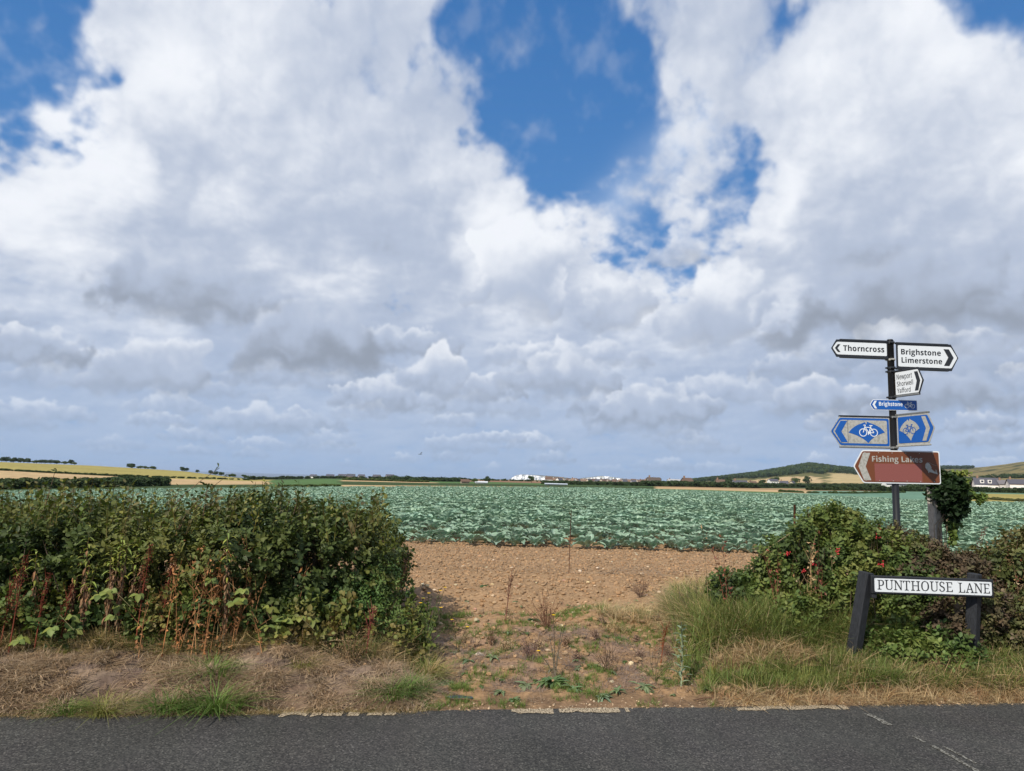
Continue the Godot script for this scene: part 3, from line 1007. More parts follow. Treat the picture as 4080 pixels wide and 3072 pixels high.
	for i in 2600:
		var u := rr(1500, 1905)
		var d := rr(1450, 2350)
		var lower := 2050.0 - 420.0 * smoothstep(1640.0, 1760.0, u) if u < 1790.0 else 1900.0
		if u > 1560.0 and u < 1790.0 and d < 1740.0: continue
		if u < 1620.0 and d < 1900.0: continue
		if u > 1790.0 and d < 1880.0: continue
		var p := bearing(u, d)
		var r := rr(7.0, 11.0)
		where.append(Transform3D(Basis(Vector3.UP, rr(0, TAU)) * Basis.from_scale(Vector3(r, r * 0.85, r)), p - Vector3(0, r * 0.3, 0)))
		tints.append(tint(greens[rng.randi() % 4] * 0.95, 0.3))
	for i in 700:
		var u := rr(1860, 2110)
		var p := bearing(u, rr(2500, 3050))
		var r := rr(8.0, 13.0)
		where.append(Transform3D(Basis.from_scale(Vector3(r, r * 0.7, r)), p - Vector3(0, r * 0.3, 0)))
		tints.append(tint(Color(0.05, 0.075, 0.045), 0.2))
	tag(scatter("hill_wood", crown_mesh(35, 120, 1.0), lm, where, tints), "dark wood covering the hilltop and far ridge on the right", "wood")
	build_houses()

var tinted_cache := {}
func tinted(m: StandardMaterial3D, c: Color) -> StandardMaterial3D:
	var key := "%s%s" % [m.resource_name, c]
	if not tinted_cache.has(key):
		var d: StandardMaterial3D = m.duplicate()
		d.albedo_color = c.linear_to_srgb()
		tinted_cache[key] = d
	return tinted_cache[key]

func far_tree(crown: Mesh, trunk: Mesh, p: Vector3, r: float, c: Color, label: String, group: String) -> void:
	var t := thing("round_tree", label, "tree", p, rr(0, TAU), group)
	var k := part("crown", crown, tinted(mats["dull_leaf"], c), t)
	k.scale = Vector3(r * 1.2, r * 0.85, r * 1.2)
	k.position.y = r * 0.1
	part("trunk", trunk, mats["stem"], t).scale = Vector3(r, r * 0.8, r)

func belt(called: String, line: Array, n: int, r0: float, r1: float, crowns: Array, c: Color, label: String, depth: float) -> void:
	var where := []
	var tints := []
	for i in n:
		var f := rr(0, line.size() - 1.001)
		var k := int(f)
		var u := lerpf(line[k][0], line[k + 1][0], f - k)
		var d := lerpf(line[k][1], line[k + 1][1], f - k) + rr(-0.5, 0.5) * depth
		var p := bearing(u, d)
		var r := rr(r0, r1)
		where.append(Transform3D(Basis(Vector3.UP, rr(0, TAU)) * Basis.from_scale(Vector3(r * 1.15, r * rr(0.7, 0.95), r * 1.15)), p - Vector3(0, r * 0.25, 0)))
		tints.append(tint(c, 0.25, 0.08))
	tag(scatter(called, crowns[n % 4], mats["dull_leaf"], where, tints), label, "trees")

func house(u: float, d: float, w: float, deep: float, h: float, roof: float, turn: float, wall: Color, roofc: Color, label: String, group := "", wins := 2, chim := true) -> Node3D:
	var t := thing("house", label, "house", bearing(u, d), turn, group)
	var st := begin()
	st.set_smooth_group(-1)
	var x := w * 0.5
	var z := deep * 0.5
	var a := [Vector3(-x, -1, z), Vector3(x, -1, z), Vector3(x, -1, -z), Vector3(-x, -1, -z)]
	var up := Vector3(0, h + 1, 0)
	for i in 4:
		quad(st, a[i], a[i] + up, a[(i + 1) % 4] + up, a[(i + 1) % 4])
	for s in [-1.0, 1.0]:
		tri(st, Vector3(x * s, h, z * s), Vector3(x * s, h + roof - 0.1, 0), Vector3(x * s, h, -z * s))
	part("wall", done(st), tinted(mats["render_wall"], wall), t)
	var r := begin()
	r.set_smooth_group(-1)
	var e := 0.35
	for s in [-1.0, 1.0]:
		var p := [Vector3(-x - e, h - e * roof / z, (z + e) * s), Vector3(-x - e, h + roof, 0), Vector3(x + e, h + roof, 0), Vector3(x + e, h - e * roof / z, (z + e) * s)]
		if s < 0: p.reverse()
		quad(r, p[0], p[1], p[2], p[3])
		var dn := Vector3(0, -0.2, 0)
		p.reverse()
		quad(r, p[0] + dn, p[1] + dn, p[2] + dn, p[3] + dn)
	var ro := part("roof", done(r), tinted(mats["plain"], roofc), t)
	if chim:
		var ch := begin()
		block(ch, Vector3(-x * 0.7, h + roof + 0.3, 0), Vector3(0.8, 1.6, 0.8), 0.05)
		part("chimney", done(ch), tinted(mats["plain"], Color(0.25, 0.16, 0.11)), ro)
	for k in wins:
		for fl in (2 if h > 4.0 else 1):
			var wx := lerpf(-x, x, (k + 0.7) / (wins + 0.4))
			var f := begin()
			block(f, Vector3(wx, 1.3 + fl * 2.5, z + 0.03), Vector3(1.3, 1.25, 0.12), 0.02)
			var fr := part("window", done(f), tinted(mats["plain"], Color(0.7, 0.7, 0.7)), t)
			var g := begin()
			block(g, Vector3(wx, 1.3 + fl * 2.5, z + 0.08), Vector3(1.05, 1.0, 0.06), 0.01)
			part("pane", done(g), mats["window_glass"], fr)
	return t

func build_houses() -> void:
	var white := Color(0.72, 0.71, 0.68)
	var cream := Color(0.55, 0.49, 0.40)
	var stone := Color(0.30, 0.25, 0.20)
	var slate := Color(0.085, 0.085, 0.105)
	var tile := Color(0.13, 0.085, 0.065)
	var h := house(2139, 430, 11.0, 7.5, 3.2, 3.0, -0.35, white, slate, "white house with grey hipped roof and two dormers on the right", "", 3)
	for s in [-2.6, 0.6]:
		var st := begin()
		block(st, Vector3(s, 4.3, 2.6), Vector3(1.6, 1.6, 2.0), 0.03)
		var dm := part("dormer", done(st), tinted(mats["render_wall"], white), h)
		var g := begin()
		block(g, Vector3(s, 4.35, 3.62), Vector3(1.0, 0.9, 0.06), 0.01)
		part("pane", done(g), mats["window_glass"], dm)
	var ex := begin()
	block(ex, Vector3(-3.6, 1.1, 4.9), Vector3(6.4, 2.2, 2.6), 0.04)
	var exn := part("sunroom", done(ex), tinted(mats["render_wall"], white), h)
	for k in 5:
		var g := begin()
		block(g, Vector3(-6.1 + k * 1.2, 1.3, 6.22), Vector3(0.95, 1.0, 0.06), 0.01)
		part("pane", done(g), mats["window_glass"], exn)
	house(2180, 430, 7.0, 6.0, 3.4, 1.8, -0.3, Color(0.45, 0.44, 0.42), Color(0.16, 0.15, 0.16), "pale grey house with low roof, right of the white dormered house", "", 3)
	house(2203, 425, 7.0, 6.0, 3.6, 2.0, -0.3, white, slate, "white house cut by the right edge of the picture", "", 2)
	house(1604, 470, 8.5, 4.5, 2.6, 2.0, 0.1, white, slate, "long low white cottage before dark trees, right of centre", "", 4)
	house(1490, 440, 5.2, 5.0, 3.2, 1.8, 0.3, Color(0.26, 0.18, 0.14), tile, "small brick house with gable end beside the field's far edge", "", 2)
	house(1562, 450, 4.5, 5.0, 3.0, 1.6, -0.2, stone, tile, "small stone house half hidden in trees, left of the white cottage", "", 2)
	house(1418, 455, 7.6, 5.0, 3.0, 2.2, 0.15, stone, Color(0.10, 0.08, 0.07), "dark stone house with tiled roof beyond the field's middle", "", 3)
	house(1676, 800, 9.0, 7.0, 5.6, 2.0, 0.2, white, slate, "white villa below the tan hillside field", "", 3)
	house(1632, 640, 6.5, 5.0, 3.0, 2.2, 0.4, Color(0.62, 0.52, 0.34), tile, "cream house with two chimneys among trees right of the cottage", "", 2)
	house(1700, 640, 6.0, 5.0, 3.0, 2.4, -0.4, white, slate, "white gabled house among the trees below the hill", "", 2)
	house(1718, 650, 6.0, 5.0, 3.0, 2.4, 0.9, cream, slate, "cream gabled house right of its white neighbour below the hill", "", 2)
	house(1462, 900, 15.0, 8.0, 4.0, 2.4, 0.1, white, Color(0.35, 0.35, 0.36), "broad pale house with grey roof right of the village", "", 4)
	house(1930, 520, 8.0, 6.0, 3.0, 2.0, 0.1, white, slate, "white house seen under the brown sign's lower edge", "", 2)
	house(1948, 525, 6.0, 6.0, 3.0, 2.4, 0.5, white, slate, "white gabled house right beside the signpost pole", "", 2)
	# long low sheds beyond the field
	house(1046, 330, 5.0, 3.0, 0.7, 0.45, 0.0, Color(0.5, 0.5, 0.5), Color(0.55, 0.58, 0.62), "pale low shed roof beyond the field left of the lone tree", "", 0, false)
	house(1207, 300, 8.5, 3.0, 0.5, 0.3, 0.0, Color(0.4, 0.42, 0.44), Color(0.42, 0.47, 0.52), "long flat grey shed roof just behind the crop", "", 0, false)
	house(1010, 340, 3.4, 3.0, 1.0, 0.9, 0.3, stone, tile, "tiny stone barn beyond the field left of the sheds", "", 0, false)
	rng.seed = 501
	for i in 34:
		var u := 1188.0 + i * 6.8 + rr(-4, 4)
		var d := rr(950, 1250)
		house(u, d, rr(6.5, 9.5), rr(5, 6.5), rr(2.6, 3.6), rr(2.4, 3.4), rr(-1.2, 1.2), [white, cream, cream, Color(0.48, 0.42, 0.36)][i % 4], [tile, slate, Color(0.22, 0.15, 0.11)][i % 3], "small gabled village house among roofs and trees below the chalk cliff", "houses of the village below the cliff", 2, i % 2 == 0)
	for i in 7:
		house(690.0 + i * 26 + rr(-8, 8), rr(820, 980), rr(7, 10), 6, 3, 2.4, rr(-0.5, 0.5), [white, cream][i % 2], slate, "tiny pale farm building on the coast below the sea horizon", "farm buildings on the coast", 0, false)
	# a bird low in the sky
	var b := begin()
	b.set_color(Color(0.09, 0.10, 0.12))
	tube(b, [Vector3(-0.3, 0.02, 0), Vector3(-0.12, 0, 0), Vector3(0.12, 0, 0), Vector3(0.3, 0.03, 0)], 0.05, 0.03, 6)
	var bird := thing("bird", "small dark bird flying low over the sea, left of the chalk cliff", "bird", Vector3(-14.6, 5.5, -121.0))
	part("body", done(b), mats["stem"], bird)
	for s in [-1.0, 1.0]:
		var wg := begin()
		wg.set_color(Color(0.10, 0.11, 0.13))
		leaf(wg, Vector3(0, 0.03, 0.03 * s), Vector3(0.25, 0.55, 0.6 * s).normalized(), Vector3(1, 0, 0), 0.55, 0.2, -0.25, 0.0, Color(0.10, 0.11, 0.13), Color(0.10, 0.11, 0.13))
		part("wing", done(wg), mats["stem"], bird)

# ---------------------------------------------------------------- the crop
func crop_leaf(seed_: int, len_: float, wid: float, n := 6, m := 4) -> ArrayMesh:
	rng.seed = seed_
	var st := begin()
	var grid := []
	var ph := rr(0, TAU)
	for i in n + 1:
		var t := float(i) / n
		var w := wid * 0.5 * (0.16 + 0.84 * pow(sin(PI * clampf(pow(t, 1.25) * 0.94 + 0.03, 0, 1)), 0.75)) if t > 0.18 else wid * 0.09
		var row := []
		for j in m + 1:
			var s := float(j) / m * 2.0 - 1.0
			var ruffle := 0.022 * absf(s) * sin(t * 17.0 + ph + s * 2.0) * smoothstep(0.15, 0.4, t)
			var p := Vector3(s * w, 0.06 * s * s * smoothstep(0.1, 0.5, t) + ruffle, -len_ * t)
			# arch over towards the tip
			var bend := 0.85 * t * t
			p = Vector3(p.x, p.y * cos(bend) - 0.30 * len_ * t * t, p.z * (1.0 - 0.22 * t * t) )
			var c := Color(0.215, 0.320, 0.232)
			if absf(s) < 0.1: c = Color(0.44, 0.55, 0.45) if t < 0.75 else Color(0.28, 0.41, 0.32)
			elif absf(s) > 0.9: c = Color(0.265, 0.38, 0.285)
			row.append([p, c])
		grid.append(row)
	for i in n:
		for j in m:
			for e in [[i, j], [i + 1, j], [i + 1, j + 1], [i, j], [i + 1, j + 1], [i, j + 1]]:
				st.set_color(grid[e[0]][e[1]][1])
				st.add_vertex(grid[e[0]][e[1]][0])
	return done(st)

# where the leaves of one plant sit: outer ones spread, inner ones stand
func crop_layout(seed_: int, n: int) -> Array:
	rng.seed = seed_
	var out := []
	for i in n:
		var f := float(i) / n
		var turn := i * 2.39996 + rr(-0.25, 0.25)
		var rise := deg_to_rad(lerpf(28.0, 74.0, f) + rr(-9, 9))
		var k := lerpf(1.08, 0.72, f) * rr(0.88, 1.1)
		var b := Basis(Vector3.UP, turn) * Basis(Vector3.RIGHT, rise) * Basis(Vector3(0, 0, 1), rr(-0.3, 0.3)) * Basis.from_scale(Vector3.ONE * k)
		out.append(Transform3D(b, Vector3(0, 0.05 + 0.05 * f, 0) + Basis(Vector3.UP, turn) * Vector3(0, 0, -0.025)))
	return out

func build_crop() -> void:
	var lm: Material = mats["crop_leaf"]
	var leaves := []
	for i in 5: leaves.append(crop_leaf(100 + i, 0.40, [0.21, 0.19, 0.23, 0.20, 0.18][i]))
	var coarse := []
	for i in 4: coarse.append(crop_leaf(120 + i, 0.40, 0.21, 4, 2))
	var whole := []
	for i in 4:
		var st := SurfaceTool.new()
		st.begin(Mesh.PRIMITIVE_TRIANGLES)
		var k := 0
		for t in crop_layout(200 + i, 13):
			st.append_from(leaves[(k + i) % 5], 0, t)
			k += 1
		whole.append(st.commit())
	var low := []
	for i in 4:
		var st := SurfaceTool.new()
		st.begin(Mesh.PRIMITIVE_TRIANGLES)
		var k := 0
		for t in crop_layout(220 + i, 10):
			st.append_from(coarse[(k + i) % 4], 0, t)
			k += 1
		low.append(st.commit())
	rng.seed = 301
	var mass := [[], [], [], [], [], [], [], []]
	var hues := [[], [], [], [], [], [], [], []]
	var nth := ["front", "second", "third", "fourth", "fifth", "sixth", "seventh", "eighth", "ninth", "tenth", "eleventh", "twelfth", "thirteenth", "fourteenth"]
	var count := 0
	var row := 0
	var z := -16.25
	while z > -112.0:
		var half := -z * 0.82 + 6.0
		var x := -half
		while x < half:
			var px := x + rr(-0.09, 0.09)
			var pz := z + rr(-0.08, 0.08)
			x += 0.50
			var d := sqrt(px * px + pz * pz)
			if d > 112.0 + 3.0 * (nz["coarse"].get_noise_2d(px * 0.1, 3.0) as float): continue
			var gap := nz["clump"].get_noise_2d(px * 0.5, pz * 0.5) as float
			if rng.randf() < 0.035 or (row < 6 and gap > 0.42): continue
			var y := far_height(px, pz) if pz < -17.0 else ground(px, pz)
			var k := rr(0.86, 1.18) * (0.86 if row == 0 else 1.0) * (1.0 + 0.12 * gap)
			var c := tint(Color(1, 1, 1), 0.16, 0.04)
			var v := rng.randi() % 4
			var tf := Transform3D(Basis(Vector3.UP, rr(0, TAU)) * Basis.from_scale(Vector3(k, k * rr(0.9, 1.12), k)), Vector3(px, y - 0.02, pz))
			if row < 13 and px > -3.4 and px < -z * 0.64 + 1.0 and count < 300:
				count += 1
				var label: String = "blue-green cauliflower plant in the %s row of the field from the lane" % nth[row]
				if row < 2:
					var t := thing("cauliflower_plant", label, "plant", Vector3.ZERO, 0.0, "cauliflowers of the %s row" % nth[row])
					t.transform = tf
					var n := 0
					for lt in crop_layout(400 + count, 13):
						var lf := part("leaf", leaves[n % 5], tinted(lm, Color(1.0, 1.0, 1.0) * [0.95, 1.05, 0.88, 1.0][v]), t)
						lf.transform = lt
						n += 1
				else:
					var o := top("cauliflower_plant", whole[v], tinted(lm, Color(1, 1, 1) * [0.95, 1.06, 0.86, 1.0][v]))
					o.transform = tf
					tag(o, label, "plant", "cauliflowers of the %s row" % nth[row])
			else:
				var q := v if d < 45.0 else v + 4
				mass[q].append(tf)
				hues[q].append(c)
		z -= 0.62
		row += 1
	var crop := Node3D.new()
	crop.name = "crop"
	add_child(crop)
	tag(crop, "rest of the blue-green cauliflower crop covering the wide field", "crop", "", "stuff")
	for q in 8:
		scatter("plants", whole[q] if q < 4 else low[q - 4], lm, mass[q], hues[q], crop)

# ---------------------------------------------------------------- wire netting along the field
func build_netting() -> void:
	var t := thing("wire_netting", "grey hexagonal wire netting along the field edge, before the crop", "fence", Vector3(0, 0.22, -11.62))
	var st := begin()
	var cw := 0.056
	var ch := 0.048
	var x0 := -2.6
	var nx := 165
	var ny := 17
	var pt := func(i: int, j: int) -> Vector3:
		var x := x0 + i * cw * 0.5
		return Vector3(x, j * ch + (0.35 * ch if (i + j) % 2 == 0 else 0.0) + 0.03 * sin(x * 0.9) + 0.02, -0.045 * x + 0.05 * (nz["coarse"].get_noise_2d(x * 0.6, j * 0.08) as float))
	for j in ny:
		for i in nx * 2:
			var a: Vector3 = pt.call(i, j)
			tube(st, [a, pt.call(i + 1, j)], 0.0009, 0.0009, 3)
			if (i + j) % 2 == 0 and j < ny - 1:
				tube(st, [a, pt.call(i, j + 1)], 0.0012, 0.0012, 3)
	part("mesh_wire", done(st), mats["wire"], t)
	var rod := begin()
	tube(rod, [Vector3(0, -0.1, 0), Vector3(0.012, 0.5, 0), Vector3(0.022, 1.0, 0.01)], 0.008, 0.007, 6)
	tube(rod, [Vector3(0.02, 0.93, 0.01), Vector3(-0.005, 0.955, 0.02), Vector3(-0.015, 0.99, 0.02)], 0.005, 0.004, 5)
	tag(top("fence_rod", done(rod), mats["rust"], Vector3(0.955, 0.22, -11.67)), "thin rusty iron rod standing upright in the bare soil", "rod")
	var stake := begin()
	tube(stake, [Vector3(0, -0.1, 0), Vector3(0.0, 0.6, 0), Vector3(0.015, 1.18, 0)], 0.022, 0.018, 6)
	tag(top("fence_stake", done(stake), mats["rust"], Vector3(4.55, 0.22, -11.95)), "dark thin stake rising behind the bramble bush", "stake")
	# slack netting lying in a heap on the soil
	var heap := begin()
	for i in 14:
		for j in 5:
			var f := func(a: float, b: float) -> Vector3:
				var hx := a * 0.075
				return Vector3(hx, 0.03 + 0.16 * sin(clampf(a / 14.0, 0, 1) * PI) * (1.0 - absf(b - 2.5) * 0.25) + 0.02 * sin(a * 2.1 + b), b * 0.07)
			tube(heap, [f.call(i, j), f.call(i + 0.5, j + 0.5)], 0.001, 0.001, 3)
			tube(heap, [f.call(i + 0.5, j + 0.5), f.call(i + 1, j)], 0.001, 0.001, 3)
			tube(heap, [f.call(i + 0.5, j + 0.5), f.call(i + 0.5, j + 1)], 0.001, 0.001, 3)
	tag(top("slack_netting", done(heap), mats["wire"], Vector3(1.45, 0.22, -11.9)), "slack heap of wire netting lying right of the rusty rod", "netting")

# ---------------------------------------------------------------- hedge, bushes
func sprig(seed_: int, n: int, twig: float, size: float, wide: float, spread := 0.8) -> ArrayMesh:
	rng.seed = seed_
	var st := begin()
	st.set_color(Color(0.8, 0.6, 0.45))
	tube(st, [Vector3.ZERO, Vector3(rr(-0.01, 0.01), twig * 0.5, rr(-0.01, 0.01)), Vector3(rr(-0.02, 0.02), twig, rr(-0.02, 0.02))], 0.0022, 0.001, 3)
	for i in n:
		var t := (i + 0.6) / n
		var a := i * 2.4 + rr(-0.4, 0.4)
		var out := Vector3(cos(a), rr(0.1, 0.7), sin(a)).normalized()
		var fwd := (out * spread + Vector3.UP * (1.0 - spread) + rdir() * 0.25).normalized()
		var up := (Vector3.UP + rdir() * 0.5 - fwd * fwd.y).normalized()
		var k := rr(0.75, 1.2)
		var c := Color.WHITE * rr(0.78, 1.15)
		leaf(st, Vector3(0, twig * t, 0) + out * 0.004, fwd, up, size * k, wide * k, rr(-0.05, 0.35), rr(0.1, 0.45), c, c * 1.12, 3)
	return done(st)

# twigs spread over lumps: each lump is [centre, radii]
func leafy(lumps: Array, n: int, sprigs: Array, m: Material, colors: Array, parent: Node, seed_: int, gap := 0.0, s0 := 0.8, s1 := 1.25, called := "foliage") -> void:
	rng.seed = seed_
	var where := []
	var tints := []
	for s in sprigs:
		where.append([])
		tints.append([])
	var area := []
	var total := 0.0
	for l in lumps:
		var r: Vector3 = l[1]
		total += r.x * r.y + r.y * r.z + r.x * r.z
		area.append(total)
	var made := 0
	var tries := 0
	while made < n and tries < n * 8:
		tries += 1
		var pick := rng.randf() * total
		var k := 0
		while area[k] < pick: k += 1
		var c: Vector3 = lumps[k][0]
		var r: Vector3 = lumps[k][1]
		var d := rdir()
		var deep := rng.randf()
		var p := c + d * r * (1.04 - 0.42 * deep * deep)
		if p.y < ground(p.x, p.z) + 0.02: continue
		var inside := false
		for j in lumps.size():
			if j != k:
				var q: Vector3 = (p - lumps[j][0]) / lumps[j][1]
				if q.length_squared() < 0.42:
					inside = true
					break
		if inside: continue
		var v := 0.7 * (nz["clump"].get_noise_3dv(p * 2.0) as float) + 0.5 * (nz["clump"].get_noise_3dv(p * 5.5) as float)
		if v < gap - 0.06 and rng.randf() < 0.9: continue
		p += d * 0.07 * v
		var nrm := (d / r).normalized()
		var y := (nrm * 0.7 + Vector3.UP * 0.45 + rdir() * 0.55).normalized()
		var w := rng.randi() % sprigs.size()
		where[w].append(Transform3D(facing(y, rr(0, TAU), rr(s0, s1)), p - y * 0.06))
		var hue := nz["coarse"].get_noise_3dv(p * 1.1 + Vector3(4, 4, 4)) as float
		var ci := clampf((hue + 0.45) / 0.9 + rr(-0.22, 0.22), 0.0, 0.999) * (colors.size() - 1)
		var col: Color = (colors[int(ci)] as Color).lerp(colors[int(ci) + 1], ci - int(ci))
		tints[w].append(tint(col, 0.22, 0.06))
		made += 1
	for i in sprigs.size():
		scatter(called, sprigs[i], m, where[i], tints[i], parent)

# smaller lumps budding out of the larger ones, so that the outline is uneven
func budded(lumps: Array, n: int, size: float, seed_: int) -> Array:
	rng.seed = seed_
	var out := lumps.duplicate()
	for i in n:
		var l: Array = lumps[rng.randi() % lumps.size()]
		var d := rdir()
		d.y = absf(d.y) * 0.9 + 0.05 if rng.randf() < 0.75 else d.y
		d.z = absf(d.z) if rng.randf() < 0.7 else d.z
		var c: Vector3 = l[0] + d.normalized() * l[1] * rr(0.8, 1.02)
		var k := size * rr(0.5, 1.2)
		out.append([c, Vector3(k, k * rr(0.7, 1.4), k)])
	return out

func twigs(lumps: Array, n: int, r: float, c: Color, parent: Node, seed_: int) -> void:
	rng.seed = seed_
	var st := begin()
	for i in n:
		var l: Array = lumps[rng.randi() % lumps.size()]
		var c0: Vector3 = l[0]
		var rad: Vector3 = l[1]
		var b := Vector3(c0.x + rr(-0.6, 0.6) * rad.x, 0, c0.z + rr(-0.8, 0.8) * rad.z)
		b.y = ground(b.x, b.z) - 0.03
		var e := c0 + rdir() * rad * 0.95
		e.y = maxf(e.y, b.y + 0.25)
		var mid := (b + e) * 0.5 + rdir() * 0.1
		st.set_color(tint(c, 0.35, 0.05))
		tube(st, [b, mid, e, e + (e - mid) * 0.3], r * rr(0.6, 1.4), r * 0.25, 4)
	part("stems", done(st), mats["stem"], parent).set_meta("kind", "stuff")

func build_left_hedge() -> void:
	var t := thing("field_hedge", "thick dark green hedge along the lane, left of the gateway", "hedge", Vector3.ZERO)
	var lumps := []
	rng.seed = 61
	var x := -9.4
	while x < -1.6:
		var edge := 5.585 + 0.1345 * x
		var dy := 0.16 * (nz["coarse"].get_noise_2d(x * 0.8, 5.0) as float) - 0.10 * smoothstep(-2.6, -1.5, x)
		lumps.append([Vector3(x, 0.74 + dy + rr(-0.06, 0.05), -edge - 2.1), Vector3(0.62, 0.53 + rr(-0.08, 0.05), 1.0)])
		lumps.append([Vector3(x + 0.1, 0.92 + dy + rr(-0.1, 0.06), -edge - 1.55 + rr(-0.1, 0.15)), Vector3(0.46, 0.36, 0.6)])
		if rng.randf() < 0.6: lumps.append([Vector3(x + 0.1, 0.58 + rr(-0.12, 0.1), -edge - 1.42), Vector3(0.34, rr(0.2, 0.34), 0.46)])
		x += 0.5
	lumps.append([Vector3(-1.55, 0.86, -7.35), Vector3(0.42, 0.40, 0.7)])
	lumps.append([Vector3(-1.62, 0.72, -8.2), Vector3(0.5, 0.46, 0.7)])
	lumps.append([Vector3(-1.52, 0.78, -7.0), Vector3(0.38, 0.38, 0.5)])
	var sp := [sprig(1, 10, 0.17, 0.050, 0.029), sprig(2, 9, 0.15, 0.045, 0.028), sprig(3, 12, 0.20, 0.047, 0.026)]
	var cols := [Color(0.050, 0.076, 0.024), Color(0.078, 0.108, 0.030), Color(0.115, 0.140, 0.036), Color(0.165, 0.170, 0.045)]
	lumps = budded(lumps, 95, 0.17, 60)
	leafy(lumps, 19000, sp, mats["leaf"], cols, t, 62, 0.0, 0.7, 1.3)
	twigs(lumps, 420, 0.007, Color(0.10, 0.075, 0.055), t, 63)
	# loose shoots standing out of the clipped top
	rng.seed = 64
	var where := []
	var tints := []
	for i in 900:
		var px := rr(-8.5, -1.2)
		var pz := -(5.585 + 0.1345 * px) - rr(1.0, 2.9)
		var y := 1.16 + 0.16 * (nz["coarse"].get_noise_2d(px * 0.8, 5.0) as float) - 0.10 * smoothstep(-2.6, -1.5, px)
		where.append(Transform3D(facing(Vector3(rr(-0.3, 0.3), 1, rr(-0.3, 0.3)), rr(0, TAU), rr(0.7, 1.9)), Vector3(px, y, pz)))
		tints.append(tint([cols[2], cols[3], Color(0.13, 0.12, 0.05)][i % 3], 0.25, 0.1))
	scatter("top_shoots", sprig(4, 9, 0.21, 0.036, 0.02, 0.6), mats["leaf"], where, tints, t)
	# low leafy growth at the hedge foot by the gateway
	var g := thing("privet_shrub", "small bright green leafy shrub at the gateway end of the hedge", "shrub", Vector3.ZERO)
	var gl := [[Vector3(-1.28, 0.58, -6.95), Vector3(0.26, 0.3, 0.25)], [Vector3(-1.42, 0.42, -6.6), Vector3(0.3, 0.22, 0.25)], [Vector3(-1.15, 0.38, -6.65), Vector3(0.25, 0.2, 0.2)]]
	leafy(gl, 700, [sprig(5, 12, 0.16, 0.034, 0.014)], mats["leaf"], [Color(0.08, 0.15, 0.04), Color(0.11, 0.19, 0.05), Color(0.15, 0.21, 0.06)], g, 65, -0.3)
	twigs(gl, 24, 0.004, Color(0.12, 0.1, 0.06), g, 66)
	# tall withered willowherb in the hedge front
	rng.seed = 67
	for i in 22:
		var px: float = -3.12 + 0.40 * rng.randfn(0.0, 0.6)
		if i > 18: px = [-3.85, -4.2, -2.5, -2.2][i % 4]
		var pz := -(5.585 + 0.1345 * px) - rr(0.72, 1.05)
		willowherb(on_ground(px, pz), rr(0.5, 0.98))
	for i in 46:
		var px := -2.36 + 0.33 * rng.randfn(0.0, 0.7)
		var pz := -(5.585 + 0.1345 * px) - rr(0.62, 1.0)
		dead_stalk(on_ground(px, pz), rr(0.3, 0.82), Color(0.30, 0.145, 0.065), "dry orange-brown weed stalk at the foot of the hedge", "dry orange weed stalks before the hedge")
	for a in [[-3.70, 0.66, 0.75], [-3.55, 0.70, 0.6], [-3.80, 0.72, 0.55], [-2.86, 0.75, 0.8], [-2.72, 0.82, 0.65], [-3.42, 0.78, 0.5]]:
		var pz: float = -(5.585 + 0.1345 * a[0]) - a[1]
		dock(on_ground(a[0], pz), a[2], Color(0.16, 0.045, 0.03), "rust-red dock seed stalk before the left hedge", "rust-red docks before the left hedge")
	# broad bramble leaves
	for a in [[-3.10, 0.80, 0.62, 7, "pale broad-leaved bramble spray, larger of the two, in the hedge front"], [-3.45, 0.74, 0.46, 5, "broad-leaved bramble spray low in the hedge at far left"], [-2.28, 0.80, 0.70, 6, "bright green bramble spray beside the dry orange stalks"], [-1.75, 0.82, 0.45, 6, "yellow-green bramble spray low in the hedge right of the stalks"]]:
		bramble_spray(Vector3(a[0], 0, -(5.585 + 0.1345 * a[0]) - a[1]), a[2], a[3], a[4])
	# low tangle of bramble at the hedge foot
	var lt := thing("low_bramble", "yellow-green bramble tangle along the foot of the left hedge", "plant", Vector3.ZERO)
	var ll := []
	rng.seed = 68
	for i in 20:
		var px := -5.2 + 4.1 * (i + rr(-0.4, 0.4)) / 20.0
		ll.append([Vector3(px, rr(0.36, 0.62), -(5.585 + 0.1345 * px) - rr(0.82, 1.0)), Vector3(rr(0.14, 0.26), rr(0.10, 0.24), 0.14)])
	for a in [[-1.25, 0.30, -6.45], [-1.05, 0.26, -6.6], [-0.92, 0.30, -6.85], [-0.85, 0.22, -6.55], [-1.4, 0.36, -6.5], [-0.95, 0.38, -7.1]]:
		ll.append([Vector3(a[0], a[1], a[2]), Vector3(0.2, rr(0.13, 0.22), 0.18)])
	leafy(ll, 1900, [sprig(18, 7, 0.15, 0.058, 0.042), sprig(19, 6, 0.13, 0.048, 0.034)], mats["leaf"], [Color(0.06, 0.10, 0.03), Color(0.10, 0.15, 0.04), Color(0.17, 0.20, 0.05), Color(0.20, 0.15, 0.05)], lt, 69, 0.0, 0.6, 1.2)
	twigs(ll, 70, 0.004, Color(0.20, 0.13, 0.08), lt, 70)
	# whips rising above the hedge
	for a in [[-4.05, 1.2, 0.42, 0.06, "leafy bramble whip standing above the hedge at far left"], [-3.1, 1.25, 0.5, 0.5, "long bare arching whip above the hedge, tipped with leaves"], [-2.95, 1.25, 0.42, 0.42, "second arching whip above the hedge, lower than its neighbour"], [-2.95, 1.25, 0.24, 0.3, "short leaning whip above the hedge, lowest of three"], [-2.72, 1.25, 0.30, 0.0, "straight thin dark stick rising above the hedge"], [-2.5, 1.2, 0.26, 0.02, "leafy upright shoot above the hedge near its middle"], [-1.98, 1.2, 0.26, 0.06, "thin bare stick above the hedge near its gateway end"]]:
